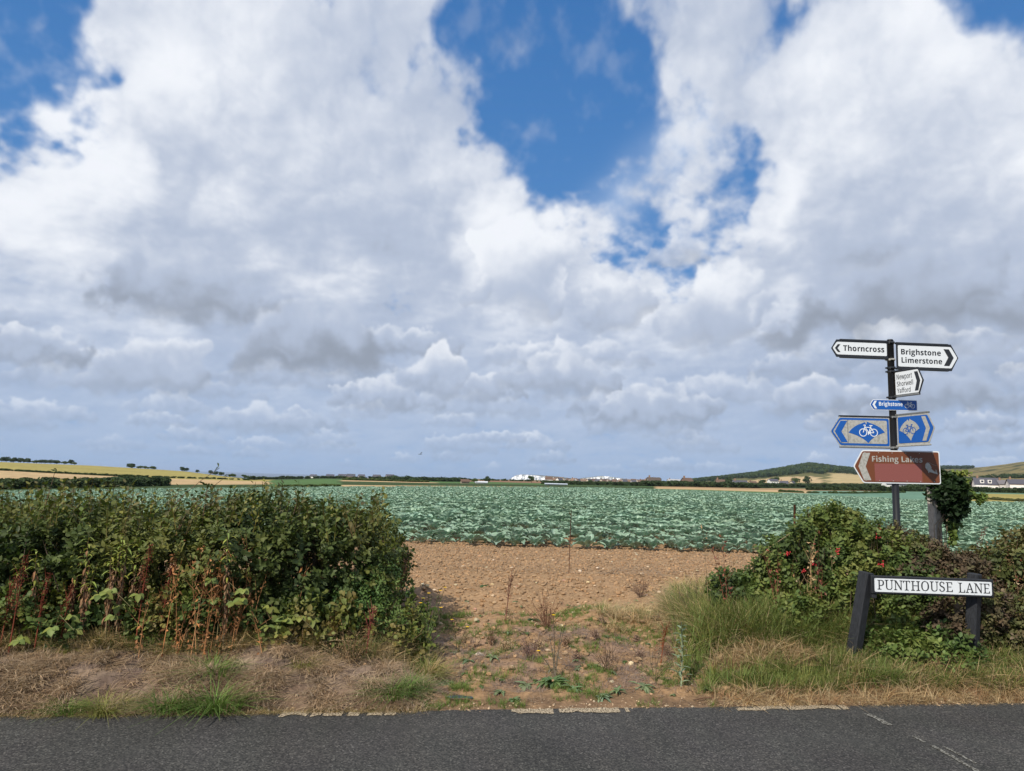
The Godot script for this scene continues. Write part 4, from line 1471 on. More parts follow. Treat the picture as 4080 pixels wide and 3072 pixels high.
		whip(Vector3(a[0], a[1], -(5.585 + 0.1345 * a[0]) - 1.5), a[2], a[3], a[4])

func whip(p: Vector3, h: float, lean: float, label: String) -> void:
	var t := thing("bramble_whip", label, "stem", p)
	var st := begin()
	st.set_color(Color(0.16, 0.10, 0.07))
	var pts := []
	for i in 7:
		var f := i / 6.0
		pts.append(Vector3(lean * f * f, -0.3 + (h + 0.3) * (f - 0.15 * lean * f * f), 0.02 * sin(f * 5.0)))
	tube(st, pts, 0.005, 0.002, 4)
	part("stem", done(st), mats["stem"], t)
	var leafy_top := not label.contains("bare stick") and not label.contains("dark stick")
	for i in (9 if leafy_top else 2):
		var lf := begin()
		var q: Vector3 = pts[6 - i / 3] + rdir() * 0.02
		var c := Color(0.08, 0.10, 0.035) * rr(0.7, 1.2)
		leaf(lf, q, (rdir() + Vector3(0, 0.2, 0)).normalized(), Vector3.UP, rr(0.04, 0.06), 0.035, 0.2, 0.3, c, c)
		part("leaf", done(lf), mats["leaf"], t)

func willowherb(p: Vector3, h: float) -> void:
	var t := thing("willowherb", "withered willowherb with hanging brown leaves and yellow-green tip", "weed", p, rr(0, TAU), "withered willowherb in the left hedge front")
	var st := begin()
	st.set_color(Color(0.26, 0.19, 0.11))
	var lean := Vector3(rr(-0.1, 0.1), 0, rr(-0.05, 0.1))
	tube(st, [Vector3.ZERO, Vector3(0, h * 0.5, 0) + lean * 0.4, Vector3(0, h, 0) + lean], 0.005, 0.002, 4)
	part("stem", done(st), mats["stem"], t)
	var lo := begin()
	var hi := begin()
	var n := int(h * 78)
	for i in n:
		var f := 0.2 + 0.8 * i / n
		var a := i * 2.4
		var fresh := f > rr(0.55, 0.9)
		var o := Vector3(0, h * f, 0) + lean * f * f
		if fresh:
			var c := tint(Color(0.24, 0.27, 0.06), 0.3, 0.15)
			leaf(hi, o, Vector3(cos(a), rr(-0.1, 0.5), sin(a)).normalized(), Vector3.UP, rr(0.07, 0.11), 0.016, 0.45, 0.2, c, c * 1.2)
		else:
			var c := tint(Color(0.27, 0.155, 0.09), 0.35, 0.1)
			leaf(lo, o, Vector3(cos(a) * rr(0.4, 1.0), -0.7, sin(a) * rr(0.4, 1.0)).normalized(), Vector3(cos(a), 0.3, sin(a)).normalized(), rr(0.05, 0.1), 0.017, 0.4, 0.6, c, c)
	if n > 0:
		part("withered_leaves", done(lo), mats["dull_leaf"], t)
		part("fresh_leaves", done(hi), mats["leaf"], t)

func dead_stalk(p: Vector3, h: float, c: Color, label: String, group: String) -> void:
	var t := thing("dry_stalk", label, "weed", p, rr(0, TAU), group)
	var st := begin()
	st.set_color(tint(c, 0.3, 0.1))
	var lean := Vector3(rr(-0.16, 0.16), 0, rr(-0.05, 0.12))
	tube(st, [Vector3(0, -0.02, 0), Vector3(0, h * 0.5, 0) + lean * 0.4, Vector3(0, h, 0) + lean], 0.004, 0.0015, 4)
	for k in 4:
		var f := rr(0.4, 0.9)
		var b := Vector3(0, h * f, 0) + lean * f * f
		tube(st, [b, b + (Vector3.UP * 0.7 + rdir() * 0.7) * rr(0.08, 0.18)], 0.0022, 0.001, 3)
	part("stem", done(st), mats["stem"], t)
	var lf := begin()
	for k in int(h * 34):
		var f := rr(0.05, 1.0)
		var cc := tint(c * 1.1, 0.4, 0.15)
		leaf(lf, Vector3(0, h * f, 0) + lean * f * f + rdir() * 0.03, (rdir() + Vector3(0, -0.5, 0)).normalized(), rdir(), rr(0.025, 0.05), 0.018, 0.4, 0.6, cc, cc, 2)
	part("dead_leaves", done(lf), mats["dull_leaf"], t)

func dock(p: Vector3, h: float, c: Color, label: String, group := "", lean := Vector3(0.06, 0, 0)) -> Node3D:
	var t := thing("dock", label, "weed", p, 0.0, group)
	var st := begin()
	st.set_color(c * 0.9)
	tube(st, [Vector3(0, -0.02, 0), Vector3(0, h * 0.5, 0) + lean * 0.4, Vector3(0, h, 0) + lean], 0.006, 0.002, 5)
	for k in 5:
		var f := 0.45 + 0.1 * k
		var b := Vector3(0, h * f, 0) + lean * f * f
		tube(st, [b, b + Vector3(rr(-0.06, 0.06), 0.14, rr(-0.06, 0.06))], 0.003, 0.0015, 4)
	part("stem", done(st), mats["stem"], t)
	var sd := begin()
	for k in int(h * 420):
		var f := 0.35 + 0.65 * pow(rng.randf(), 0.8)
		var wide := 0.05 * (1.15 - f) + 0.012
		var q := Vector3(0, h * f, 0) + lean * f * f + Vector3(rr(-1, 1), rr(-0.5, 0.5), rr(-1, 1)) * wide
		var cc := tint(c, 0.45, 0.12)
		leaf(sd, q, rdir(), rdir(), rr(0.007, 0.013), 0.009, 0.1, 0.3, cc, cc, 2)
	part("seed_head", done(sd), mats["dull_leaf"], t)
	return t

func bramble_spray(p: Vector3, h: float, n: int, label: String) -> void:
	var t := thing("bramble_spray", label, "plant", p)
	var st := begin()
	st.set_color(Color(0.14, 0.12, 0.06))
	var base := ground(p.x, p.z)
	tube(st, [Vector3(0, base, 0), Vector3(0.03, h * 0.8, 0.06), Vector3(0.12, h + 0.1, 0.14), Vector3(0.26, h, 0.18)], 0.005, 0.002, 4)
	part("stem", done(st), mats["stem"], t)
	for i in n:
		var o := Vector3(rr(-0.18, 0.26), h + rr(-0.16, 0.14), rr(0.02, 0.18))
		for k in 3:
			var a := rr(-0.3, 0.3) + (k - 1) * 1.3
			var fwd := Vector3(sin(a), rr(-0.5, 0.15), cos(a) * 0.6).normalized()
			var c := tint(Color(0.135, 0.165, 0.042), 0.3, 0.12)
			var lf := begin()
			leaf(lf, o, fwd, (Vector3(0, 0.8, 0.6) + rdir() * 0.25).normalized(), rr(0.05, 0.09), rr(0.035, 0.06), 0.3, 0.25, c, c * 1.3, 4)
			part("leaf", done(lf), mats["leaf"], t)

func build_right_bushes() -> void:
	var sp := [sprig(11, 9, 0.15, 0.052, 0.036), sprig(12, 10, 0.17, 0.046, 0.033), sprig(13, 8, 0.14, 0.055, 0.036)]
	var green := [Color(0.058, 0.085, 0.028), Color(0.085, 0.128, 0.034), Color(0.125, 0.172, 0.042), Color(0.18, 0.20, 0.055)]
	var b := thing("bramble_bush", "broad green bramble bush with red berries, left of the signpost", "bush", Vector3.ZERO)
	var l := [[Vector3(3.62, 0.80, -8.0), Vector3(0.50, 0.56, 0.55)], [Vector3(3.18, 0.66, -7.95), Vector3(0.40, 0.46, 0.5)], [Vector3(2.80, 0.56, -7.9), Vector3(0.34, 0.38, 0.45)], [Vector3(2.42, 0.46, -7.9), Vector3(0.30, 0.28, 0.4)], [Vector3(4.05, 0.70, -7.9), Vector3(0.45, 0.48, 0.5)], [Vector3(3.45, 0.48, -7.5), Vector3(0.5, 0.32, 0.36)], [Vector3(2.9, 0.38, -7.5), Vector3(0.4, 0.22, 0.34)], [Vector3(3.9, 0.46, -7.4), Vector3(0.42, 0.3, 0.32)], [Vector3(3.75, 0.85, -8.6), Vector3(0.6, 0.48, 0.5)], [Vector3(3.5, 1.16, -8.0), Vector3(0.22, 0.24, 0.25)]]
	l = budded(l, 70, 0.16, 700)
	leafy(l, 7800, sp, mats["leaf"], green, b, 71, 0.03, 0.55, 1.0)
	twigs(l, 260, 0.005, Color(0.13, 0.09, 0.06), b, 72)
	var p := thing("dogwood_bush", "purplish-brown leafy bush behind the street name sign", "bush", Vector3.ZERO)
	var pl := [[Vector3(4.32, 0.66, -7.75), Vector3(0.40, 0.42, 0.45)], [Vector3(4.68, 0.50, -7.6), Vector3(0.36, 0.38, 0.4)], [Vector3(4.5, 0.42, -7.25), Vector3(0.42, 0.30, 0.3)], [Vector3(4.22, 0.92, -8.1), Vector3(0.34, 0.34, 0.35)], [Vector3(4.15, 0.36, -7.1), Vector3(0.34, 0.22, 0.26)], [Vector3(4.85, 0.36, -7.2), Vector3(0.3, 0.24, 0.26)]]
	pl = budded(pl, 24, 0.16, 701)
	leafy(pl, 4200, [sprig(14, 9, 0.15, 0.050, 0.030, 0.7)], mats["dull_leaf"], [Color(0.075, 0.060, 0.038), Color(0.115, 0.082, 0.055), Color(0.10, 0.115, 0.042), Color(0.165, 0.115, 0.080)], p, 73, 0.03, 0.55, 0.95)
	twigs(pl, 90, 0.005, Color(0.13, 0.08, 0.06), p, 74)
	var q := thing("rosehip_bush", "mixed green bush with red hips at the right edge", "bush", Vector3.ZERO)
	var ql := [[Vector3(5.22, 0.66, -7.85), Vector3(0.36, 0.44, 0.4)], [Vector3(5.62, 0.80, -7.9), Vector3(0.42, 0.52, 0.5)], [Vector3(5.05, 0.44, -7.4), Vector3(0.34, 0.28, 0.34)], [Vector3(5.55, 0.52, -7.4), Vector3(0.42, 0.40, 0.4)], [Vector3(6.2, 0.9, -8.0), Vector3(0.6, 0.55, 0.6)], [Vector3(4.95, 0.46, -8.2), Vector3(0.36, 0.34, 0.36)], [Vector3(7.1, 0.9, -8.2), Vector3(0.8, 0.6, 0.8)]]
	ql = budded(ql, 36, 0.18, 702)
	leafy(ql, 6000, sp, mats["leaf"], [Color(0.065, 0.08, 0.03), Color(0.105, 0.125, 0.038), Color(0.15, 0.135, 0.05), Color(0.20, 0.125, 0.07)], q, 75, 0.03, 0.7, 1.1)
	twigs(ql, 300, 0.004, Color(0.17, 0.09, 0.06), q, 76)
	# berries: a cluster is one part of its bush
	rng.seed = 78
	berries(b, [[Vector3(2.82, 1.0, -7.6)], [Vector3(2.9, 0.86, -7.4)], [Vector3(3.02, 0.92, -7.45)], [Vector3(3.25, 1.05, -7.42)], [Vector3(3.68, 1.2, -7.5)], [Vector3(3.62, 0.95, -7.3)], [Vector3(3.95, 0.8, -7.2)], [Vector3(3.8, 1.28, -7.7)], [Vector3(3.3, 0.62, -7.05)]])
	berries(q, [[Vector3(5.1, 1.02, -7.5)], [Vector3(5.3, 1.14, -7.55)], [Vector3(5.42, 1.3, -7.6)], [Vector3(5.2, 0.9, -7.35)], [Vector3(5.35, 1.0, -7.4)], [Vector3(4.95, 0.88, -7.7)], [Vector3(4.82, 0.9, -7.6)], [Vector3(5.2, 0.72, -7.1)]])
	rng.seed = 771
	for i in 34:
		var px := rr(2.0, 3.3) if i < 22 else rr(4.75, 5.6)
		var pz := -rr(7.2, 8.0)
		dead_stalk(on_ground(px, pz), rr(0.45, 0.95) if i < 22 else rr(0.55, 1.0), Color(0.36, 0.25, 0.14) if i % 3 else Color(0.20, 0.07, 0.05), "pale dry stalk standing among grass beside the bramble bush" if i < 22 else "dry stalk standing among the bushes at the right edge", "dry stalks beside the bramble bush" if i < 22 else "dry stalks at the right edge")
	# purple-brown hedge-foot bramble below the name sign
	var f := thing("ground_bramble", "low bright green bramble and nettles between the name sign's posts", "plant", Vector3.ZERO)
	var fl := [[Vector3(3.5, 0.26, -6.95), Vector3(0.4, 0.14, 0.3)], [Vector3(3.95, 0.28, -7.0), Vector3(0.4, 0.16, 0.3)], [Vector3(3.7, 0.22, -6.75), Vector3(0.45, 0.1, 0.2)]]
	leafy(fl, 380, [sprig(15, 8, 0.11, 0.05, 0.036)], mats["leaf"], [Color(0.06, 0.10, 0.03), Color(0.10, 0.155, 0.04), Color(0.17, 0.21, 0.055)], f, 79, -0.4)
	# long bare canes
	for a in [[Vector3(2.5, 0.8, -7.8), Vector3(2.85, 1.2, -7.6), "pale dry cane slanting up through the bush's left side"], [Vector3(5.2, 0.9, -7.7), Vector3(6.0, 1.45, -7.9), "long pale dry cane rising right of the ivy post"], [Vector3(5.55, 0.7, -7.4), Vector3(6.15, 1.1, -7.3), "lower pale cane crossing the bush at the right edge"]]:
		var st := begin()
		st.set_color(Color(0.36, 0.27, 0.17))
		var m: Vector3 = (a[0] + a[1]) * 0.5 + Vector3(0, 0.05, 0)
		tube(st, [a[0], m, a[1]], 0.006, 0.003, 5)
		tag(top("dry_cane", done(st), mats["stem"]), a[2], "cane")

func berries(parent: Node, spots: Array) -> void:
	for s in spots:
		var st := begin()
		for k in 11:
			var c: Vector3 = s[0] + rdir() * rr(0.005, 0.035) * Vector3(1, 1.2, 0.8)
			var r := rr(0.006, 0.0095)
			for i in 6:
				for j in 3:
					var g := func(a: int, b: int) -> Vector3:
						var th := TAU * a / 6.0
						var ph := PI * b / 3.0
						return c + Vector3(sin(ph) * cos(th), cos(ph), sin(ph) * sin(th)) * r
					quad(st, g.call(i, j), g.call(i, j + 1), g.call(i + 1, j + 1), g.call(i + 1, j))
		part("berry_cluster", done(st), mats["berry"], parent)

# ---------------------------------------------------------------- signs
func font(serif: bool, bold: bool) -> SystemFont:
	var f := SystemFont.new()
	f.font_names = PackedStringArray(["Droid Serif" if serif else "Droid Sans"])
	f.font_weight = 700 if bold else 400
	return f

# lettering fitted to a box: left, right, bottom, top of the ink
func lettering(parent: Node, words: String, x0: float, x1: float, y0: float, y1: float, z: float, m: Material, bold := true, serif := false) -> void:
	var tm := TextMesh.new()
	tm.text = words
	tm.font = font(serif, bold)
	tm.font_size = 64
	tm.pixel_size = 0.01
	tm.depth = 0.02
	tm.curve_step = 1.0
	var bb := tm.get_aabb()
	var o := part("lettering", tm, m, parent)
	var sx := (x1 - x0) / bb.size.x
	var sy := (y1 - y0) / bb.size.y
	o.scale = Vector3(sx, sy, 0.08)
	o.position = Vector3(x0 - bb.position.x * sx, y0 - bb.position.y * sy, z)

func rounded(pts: Array, r: float) -> PackedVector2Array:
	var out := PackedVector2Array()
	for i in pts.size():
		var a: Vector2 = pts[(i + pts.size() - 1) % pts.size()]
		var b: Vector2 = pts[i]
		var c: Vector2 = pts[(i + 1) % pts.size()]
		var p0 := b + (a - b).normalized() * r
		var p1 := b + (c - b).normalized() * r
		for k in 5:
			var t := k / 4.0
			out.append(p0.lerp(b, t).lerp(b.lerp(p1, t), t))
	return out

func arrow_plate(x0: float, x1: float, x2: float, h: float) -> Array:
	return [Vector2(x0, -h / 2), Vector2(x1, -h / 2), Vector2(x2, 0), Vector2(x1, h / 2), Vector2(x0, h / 2)]

func plate(parent: Node, called: String, poly: PackedVector2Array, z0: float, z1: float, m: Material) -> MeshInstance3D:
	var st := begin()
	prism(st, poly, z0, z1)
	return part(called, done(st), m, parent)

func inset(poly: PackedVector2Array, by: float) -> PackedVector2Array:
	return Geometry2D.offset_polygon(poly, -by, Geometry2D.JOIN_ROUND)[0]

func chevron(parent: Node, xa: float, tip: float, thick: float, h: float, z: float, m: Material) -> void:
	# tip is the point's x, xa the x of the outer ends
	var s := signf(xa - tip)
	plate(parent, "chevron", PackedVector2Array([Vector2(tip, 0), Vector2(xa - s * thick, h / 2), Vector2(xa, h / 2), Vector2(tip + s * thick, 0), Vector2(xa, -h / 2), Vector2(xa - s * thick, -h / 2)]), z - 0.002, z, m)

func bicycle(parent: Node, cx: float, cy: float, w: float, way: float, z: float, m: Material) -> void:
	var st := begin()
	st.set_smooth_group(-1)
	var zz := z
	var q := func(x: float, y: float) -> Vector2: return Vector2(cx + way * x * w, cy + y * w)
	for hub in [[-0.285, -0.12], [0.285, -0.12], [0.02, -0.13]]:
		var ro := 0.215 if hub[0] != 0.02 else 0.065
		var ri := ro - 0.042
		var ring := []
		for k in 25:
			ring.append(Vector2(cos(TAU * k / 24.0), sin(TAU * k / 24.0)))
		for k in 24:
			var c: Vector2 = q.call(hub[0], hub[1])
			prism(st, PackedVector2Array([c + ring[k] * ro * w, c + ring[k + 1] * ro * w, c + ring[k + 1] * ri * w, c + ring[k] * ri * w]), zz - 0.001, zz)
		zz += 0.0003
	for s in [[0.285, -0.12, 0.02, -0.13], [0.02, -0.13, 0.12, 0.18], [0.12, 0.16, -0.17, 0.16], [-0.17, 0.15, 0.02, -0.13], [-0.19, 0.2, -0.285, -0.12], [0.285, -0.12, 0.12, 0.15], [-0.19, 0.18, -0.16, 0.29], [-0.16, 0.28, -0.27, 0.27], [0.12, 0.17, 0.14, 0.25], [0.05, 0.26, 0.22, 0.26], [0.02, -0.13, -0.03, -0.24]]:
		var a: Vector2 = q.call(s[0], s[1])
		var b: Vector2 = q.call(s[2], s[3])
		var nn := (b - a).normalized().orthogonal() * 0.021 * w
		prism(st, PackedVector2Array([a + nn, b + nn, b - nn, a - nn]), zz - 0.001, zz)
		zz += 0.00025
	part("bicycle_symbol", done(st), m, parent)

func diamond(cx: float, x0: float, x1: float, top_y: float, bottom_y: float, mid: float) -> PackedVector2Array:
	var out := PackedVector2Array()
	var corners := [Vector2(x0, mid), Vector2(cx, top_y), Vector2(x1, mid + 0.01), Vector2(cx + 0.015, bottom_y)]
	for i in 4:
		var a: Vector2 = corners[i]
		var b: Vector2 = corners[(i + 1) % 4]
		var m := (a + b) * 0.5
		var c := Vector2(cx, mid)
		var bulge := m + (m - c) * (0.45 if i < 2 else -0.38)
		for k in 6:
			if i == 0 and k == 0: pass
			var t := k / 6.0
			out.append(a.lerp(bulge, t).lerp(bulge.lerp(b, t), t))
	return out

func clamp_ring(parent: Node, y: float, m: Material, tall := 0.022) -> void:
	var st := begin()
	var pts := []
	for i in 16:
		pts.append(Vector2(cos(TAU * i / 16.0), sin(TAU * i / 16.0)) * 0.046)
	prism(st, PackedVector2Array(pts), -tall / 2, tall / 2)
	block(st, Vector3(0.0, -0.052, 0), Vector3(0.05, 0.02, tall * 0.9), 0.003)
	block(st, Vector3(-0.052, 0.0, 0), Vector3(0.022, 0.03, tall * 0.8), 0.003)
	var o := part("clamp", done(st), m, parent, Vector3(0, y, 0))
	o.rotation.x = -PI / 2

func rail(parent: Node, x0: float, x1: float, y: float, m: Material, tall := 0.022, z := -0.012) -> void:
	var st := begin()
	block(st, Vector3((x0 + x1) / 2, y, z), Vector3(absf(x1 - x0), tall, 0.035), 0.003)
	part("rail", done(st), m, parent)

func build_signpost() -> void:
	var foot := Vector3(4.40, ground(4.40, -8.5), -8.5)
	var t := thing("signpost", "tall black pole carrying seven finger signs above the bramble bush", "signpost", foot)
	var g := foot.y
	var st := begin()
	tube(st, [Vector3(0, -0.2, 0), Vector3(0, 1.5, 0), Vector3(0, 3.40 - g, 0)], 0.038, 0.038, 24)
	part("pole", done(st), mats["pole_paint"], t)
	var cap := begin()
	tube(cap, [Vector3(0, 3.37 - g, 0), Vector3(0, 3.40 - g, 0), Vector3(0, 3.412 - g, 0)], 0.042, 0.030, 24)
	part("cap", done(cap), mats["pole_paint"], t)
	var K: Material = mats["sign_black"]
	var W: Material = mats["sign_white"]
	var B: Material = mats["sign_blue"]
	var G: Material = mats["sign_grey"]
	var R: Material = mats["rail_metal"]
	for a in [[3.37, K], [3.172, mats["sign_grey"]], [3.075, K], [3.03, K], [2.73, K], [2.50, R], [2.15, R]]:
		clamp_ring(t, a[0] - g, a[1])
	# Thorncross, pointing left
	var s := plate(t, "direction_sign", PackedVector2Array(arrow_plate(-0.045, -0.64, -0.70, 0.205)), -0.012, 0.0, K)
	s.position = Vector3(0, 3.282 - g, 0.03)
	s.rotation.z = deg_to_rad(-0.5)
	s.set_meta("label", "black-edged white finger sign reading Thorncross, pointing left")
	plate(s, "face", inset(rounded(arrow_plate(-0.058, -0.638, -0.688, 0.150), 0.014), 0.001), 0.0005, 0.003, W)
	chevron(s, -0.598, -0.662, 0.03, 0.092, 0.0055, K)
	lettering(s, "Thorncross", -0.565, -0.088, -0.032, 0.040, 0.004, K)
	rail(s, -0.04, -0.60, 0.10, K)
	rail(s, -0.04, -0.60, -0.10, K)
	# Brighstone and Limerstone, pointing right
	s = plate(t, "direction_sign", PackedVector2Array(arrow_plate(0.055, 0.69, 0.772, 0.312)), -0.012, 0.0, K)
	s.position = Vector3(0, 3.218 - g, 0.03)
	s.rotation.z = deg_to_rad(-0.6)
	s.set_meta("label", "large white finger sign reading Brighstone and Limerstone, pointing right")
	plate(s, "face", inset(rounded(arrow_plate(0.070, 0.686, 0.760, 0.252), 0.016), 0.001), 0.0005, 0.003, W)
	chevron(s, 0.600, 0.715, 0.062, 0.195, 0.0055, K)
	lettering(s, "Brighstone", 0.106, 0.568, -0.004, 0.086, 0.004, K)
	lettering(s, "Limerstone", 0.109, 0.580, -0.082, -0.013, 0.004, K)
	rail(s, 0.05, 0.66, 0.150, K)
	rail(s, 0.05, 0.66, -0.150, K)
	# Newport, Shorwell, Yafford: turned towards the lens
	s = plate(t, "direction_sign", PackedVector2Array(arrow_plate(0.05, 0.365, 0.425, 0.285)), -0.012, 0.0, K)
	s.position = Vector3(0, 2.882 - g, 0)
	s.rotation = Vector3(0, deg_to_rad(-70), deg_to_rad(0.6))
	s.set_meta("label", "small white sign reading Newport, Shorwell, Yafford, turned towards the lane")
	plate(s, "face", inset(rounded(arrow_plate(0.056, 0.362, 0.415, 0.262), 0.012), 0.001), 0.0005, 0.003, W)
	chevron(s, 0.315, 0.390, 0.045, 0.215, 0.0055, K)
	lettering(s, "Newport", 0.078, 0.285, 0.026, 0.104, 0.004, K, false)
	lettering(s, "Shorwell", 0.078, 0.295, -0.034, 0.024, 0.004, K, false)
	lettering(s, "Yafford", 0.078, 0.258, -0.112, -0.054, 0.004, K, false)
	rail(s, 0.03, 0.36, 0.145, K)
	rail(s, 0.03, 0.36, -0.145, R)
	# Brighstone cycle route, blue, pointing left
	s = plate(t, "cycle_sign", inset(rounded(arrow_plate(0.262, -0.245, -0.285, 0.122), 0.012), 0.0005), -0.003, 0.0, W)
	s.position = Vector3(0, 2.638 - g, 0.046)
	s.rotation.z = deg_to_rad(0.3)
	s.set_meta("label", "narrow blue sign reading Brighstone with a bicycle, pointing left")
	plate(s, "face", inset(rounded(arrow_plate(0.255, -0.241, -0.278, 0.109), 0.012), 0.0005), 0.0005, 0.003, B)
	chevron(s, -0.203, -0.255, 0.026, 0.090, 0.0055, W)
	lettering(s, "Brighstone", -0.180, 0.092, -0.027, 0.036, 0.004, W)
	bicycle(s, 0.174, 0.005, 0.118, 1.0, 0.0045, W)
	# bicycle route sign pointing left
	s = plate(t, "cycle_sign", PackedVector2Array(arrow_plate(-0.06, -0.63, -0.738, 0.350)), -0.003, 0.0, G)
	s.position = Vector3(0, 2.322 - g, 0.03)
	s.rotation.z = deg_to_rad(0.3)
	s.set_meta("label", "large weathered blue and silver bicycle sign pointing left")
	plate(s, "border", inset(rounded(arrow_plate(-0.065, -0.628, -0.734, 0.316), 0.02), 0.001), 0.0005, 0.003, B)
	plate(s, "face", inset(rounded(arrow_plate(-0.088, -0.622, -0.712, 0.268), 0.02), 0.001), 0.0035, 0.005, G)
	chevron(s, -0.545, -0.690, 0.075, 0.245, 0.0075, B)
	plate(s, "diamond_panel", notched(diamond(-0.325, -0.532, -0.118, 0.112, -0.128, -0.012)), 0.0055, 0.007, B)
	bicycle(s, -0.305, 0.018, 0.215, 1.0, 0.0085, W)
	var strip := plate(s, "seam", PackedVector2Array([Vector2(-0.543, -0.133), Vector2(-0.536, -0.133), Vector2(-0.536, 0.133), Vector2(-0.543, 0.133)]), 0.0053, 0.0058, mats["rail_metal"])
	rail(s, -0.0, -0.63, 0.178, mats["pole_paint"], 0.018)
	rail(s, -0.0, -0.63, -0.178, R, 0.018)
	# the same sign turned towards the lens, pointing right
	s = plate(t, "cycle_sign", PackedVector2Array(arrow_plate(0.055, 0.465, 0.545, 0.345)), -0.003, 0.0, G)
	s.position = Vector3(0, 2.345 - g, 0)
	s.rotation = Vector3(0, deg_to_rad(-70), deg_to_rad(0.6))
	s.set_meta("label", "blue bicycle sign with silver diamond, turned towards the lane")
	plate(s, "face", inset(rounded(arrow_plate(0.07, 0.458, 0.532, 0.300), 0.018), 0.001), 0.0005, 0.003, B)
	chevron(s, 0.385, 0.488, 0.05, 0.270, 0.0055, G)
	plate(s, "diamond_panel", notched(diamond(0.222, 0.090, 0.354, 0.115, -0.128, -0.005)), 0.0035, 0.005, G)
	bicycle(s, 0.222, 0.005, 0.175, -1.0, 0.0065, B)
	rail(s, 0.0, 0.47, 0.178, R, 0.018)
	rail(s, 0.0, 0.47, -0.178, G, 0.018)
	# brown tourist sign
	s = plate(t, "tourist_sign", inset(rounded(arrow_plate(0.492, -0.39, -0.498, 0.375), 0.024), 0.0005), -0.003, 0.0, W)
	s.position = Vector3(0, 1.930 - g, 0.05)
	s.rotation.z = deg_to_rad(0.65)
	s.set_meta("label", "wide brown sign reading Fishing Lakes with a fish, pointing left")
	plate(s, "face", inset(rounded(arrow_plate(0.480, -0.384, -0.484, 0.348), 0.022), 0.0005), 0.0005, 0.003, mats["sign_brown"])
	chevron(s, -0.300, -0.440, 0.082, 0.310, 0.0055, G)
	lettering(s, "Fishing Lakes", -0.282, 0.292, 0.034, 0.124, 0.004, G)
	plate(s, "blank_patch", PackedVector2Array([Vector2(-0.255, -0.162), Vector2(0.280, -0.166), Vector2(0.280, 0.036), Vector2(-0.258, 0.036)]), 0.0034, 0.0046, mats["sign_patch"])
	var fish := PackedVector2Array()
	for p in [[1250, 1352], [1256, 1335], [1270, 1325], [1290, 1328], [1300, 1345], [1312, 1372], [1308, 1382], [1322, 1395], [1340, 1410], [1352, 1408], [1350, 1388], [1358, 1395], [1362, 1412], [1370, 1436], [1352, 1430], [1330, 1424], [1308, 1418], [1290, 1414], [1284, 1428], [1276, 1418], [1278, 1406], [1262, 1388], [1252, 1370]]:
		fish.append(Vector2((p[0] - 975) * 0.001161, (1370 - p[1]) * 0.001161))
	plate(s, "fish_symbol", fish, 0.0035, 0.005, G)
	var line := begin()
	var lp := []
	for p in [[1262, 1330], [1275, 1320], [1295, 1322], [1315, 1336], [1340, 1346], [1362, 1348]]:
		lp.append(Vector3((p[0] - 975) * 0.001161, (1370 - p[1]) * 0.001161, 0.006))
	tube(line, lp, 0.0016, 0.0012, 5)
	part("fishing_line", done(line), G, s)
	var rv := begin()
	for i in 6:
		for e in [0.158, -0.158]:
			block(rv, Vector3(-0.36 + i * 0.155, e, 0.004), Vector3(0.009, 0.009, 0.004), 0.001)
	part("rivets", done(rv), G, s)

func notched(p: PackedVector2Array) -> PackedVector2Array:
	var out := PackedVector2Array()
	var hi := 0
	for i in p.size():
		if p[i].y > p[hi].y: hi = i
	for i in p.size():
		if i == hi:
			out.append(p[i] + Vector2(-0.016, 0.0))
			out.append(p[i] + Vector2(-0.001, -0.028))
			out.append(p[i] + Vector2(0.008, 0.006))
		else:
			out.append(p[i])
	return out

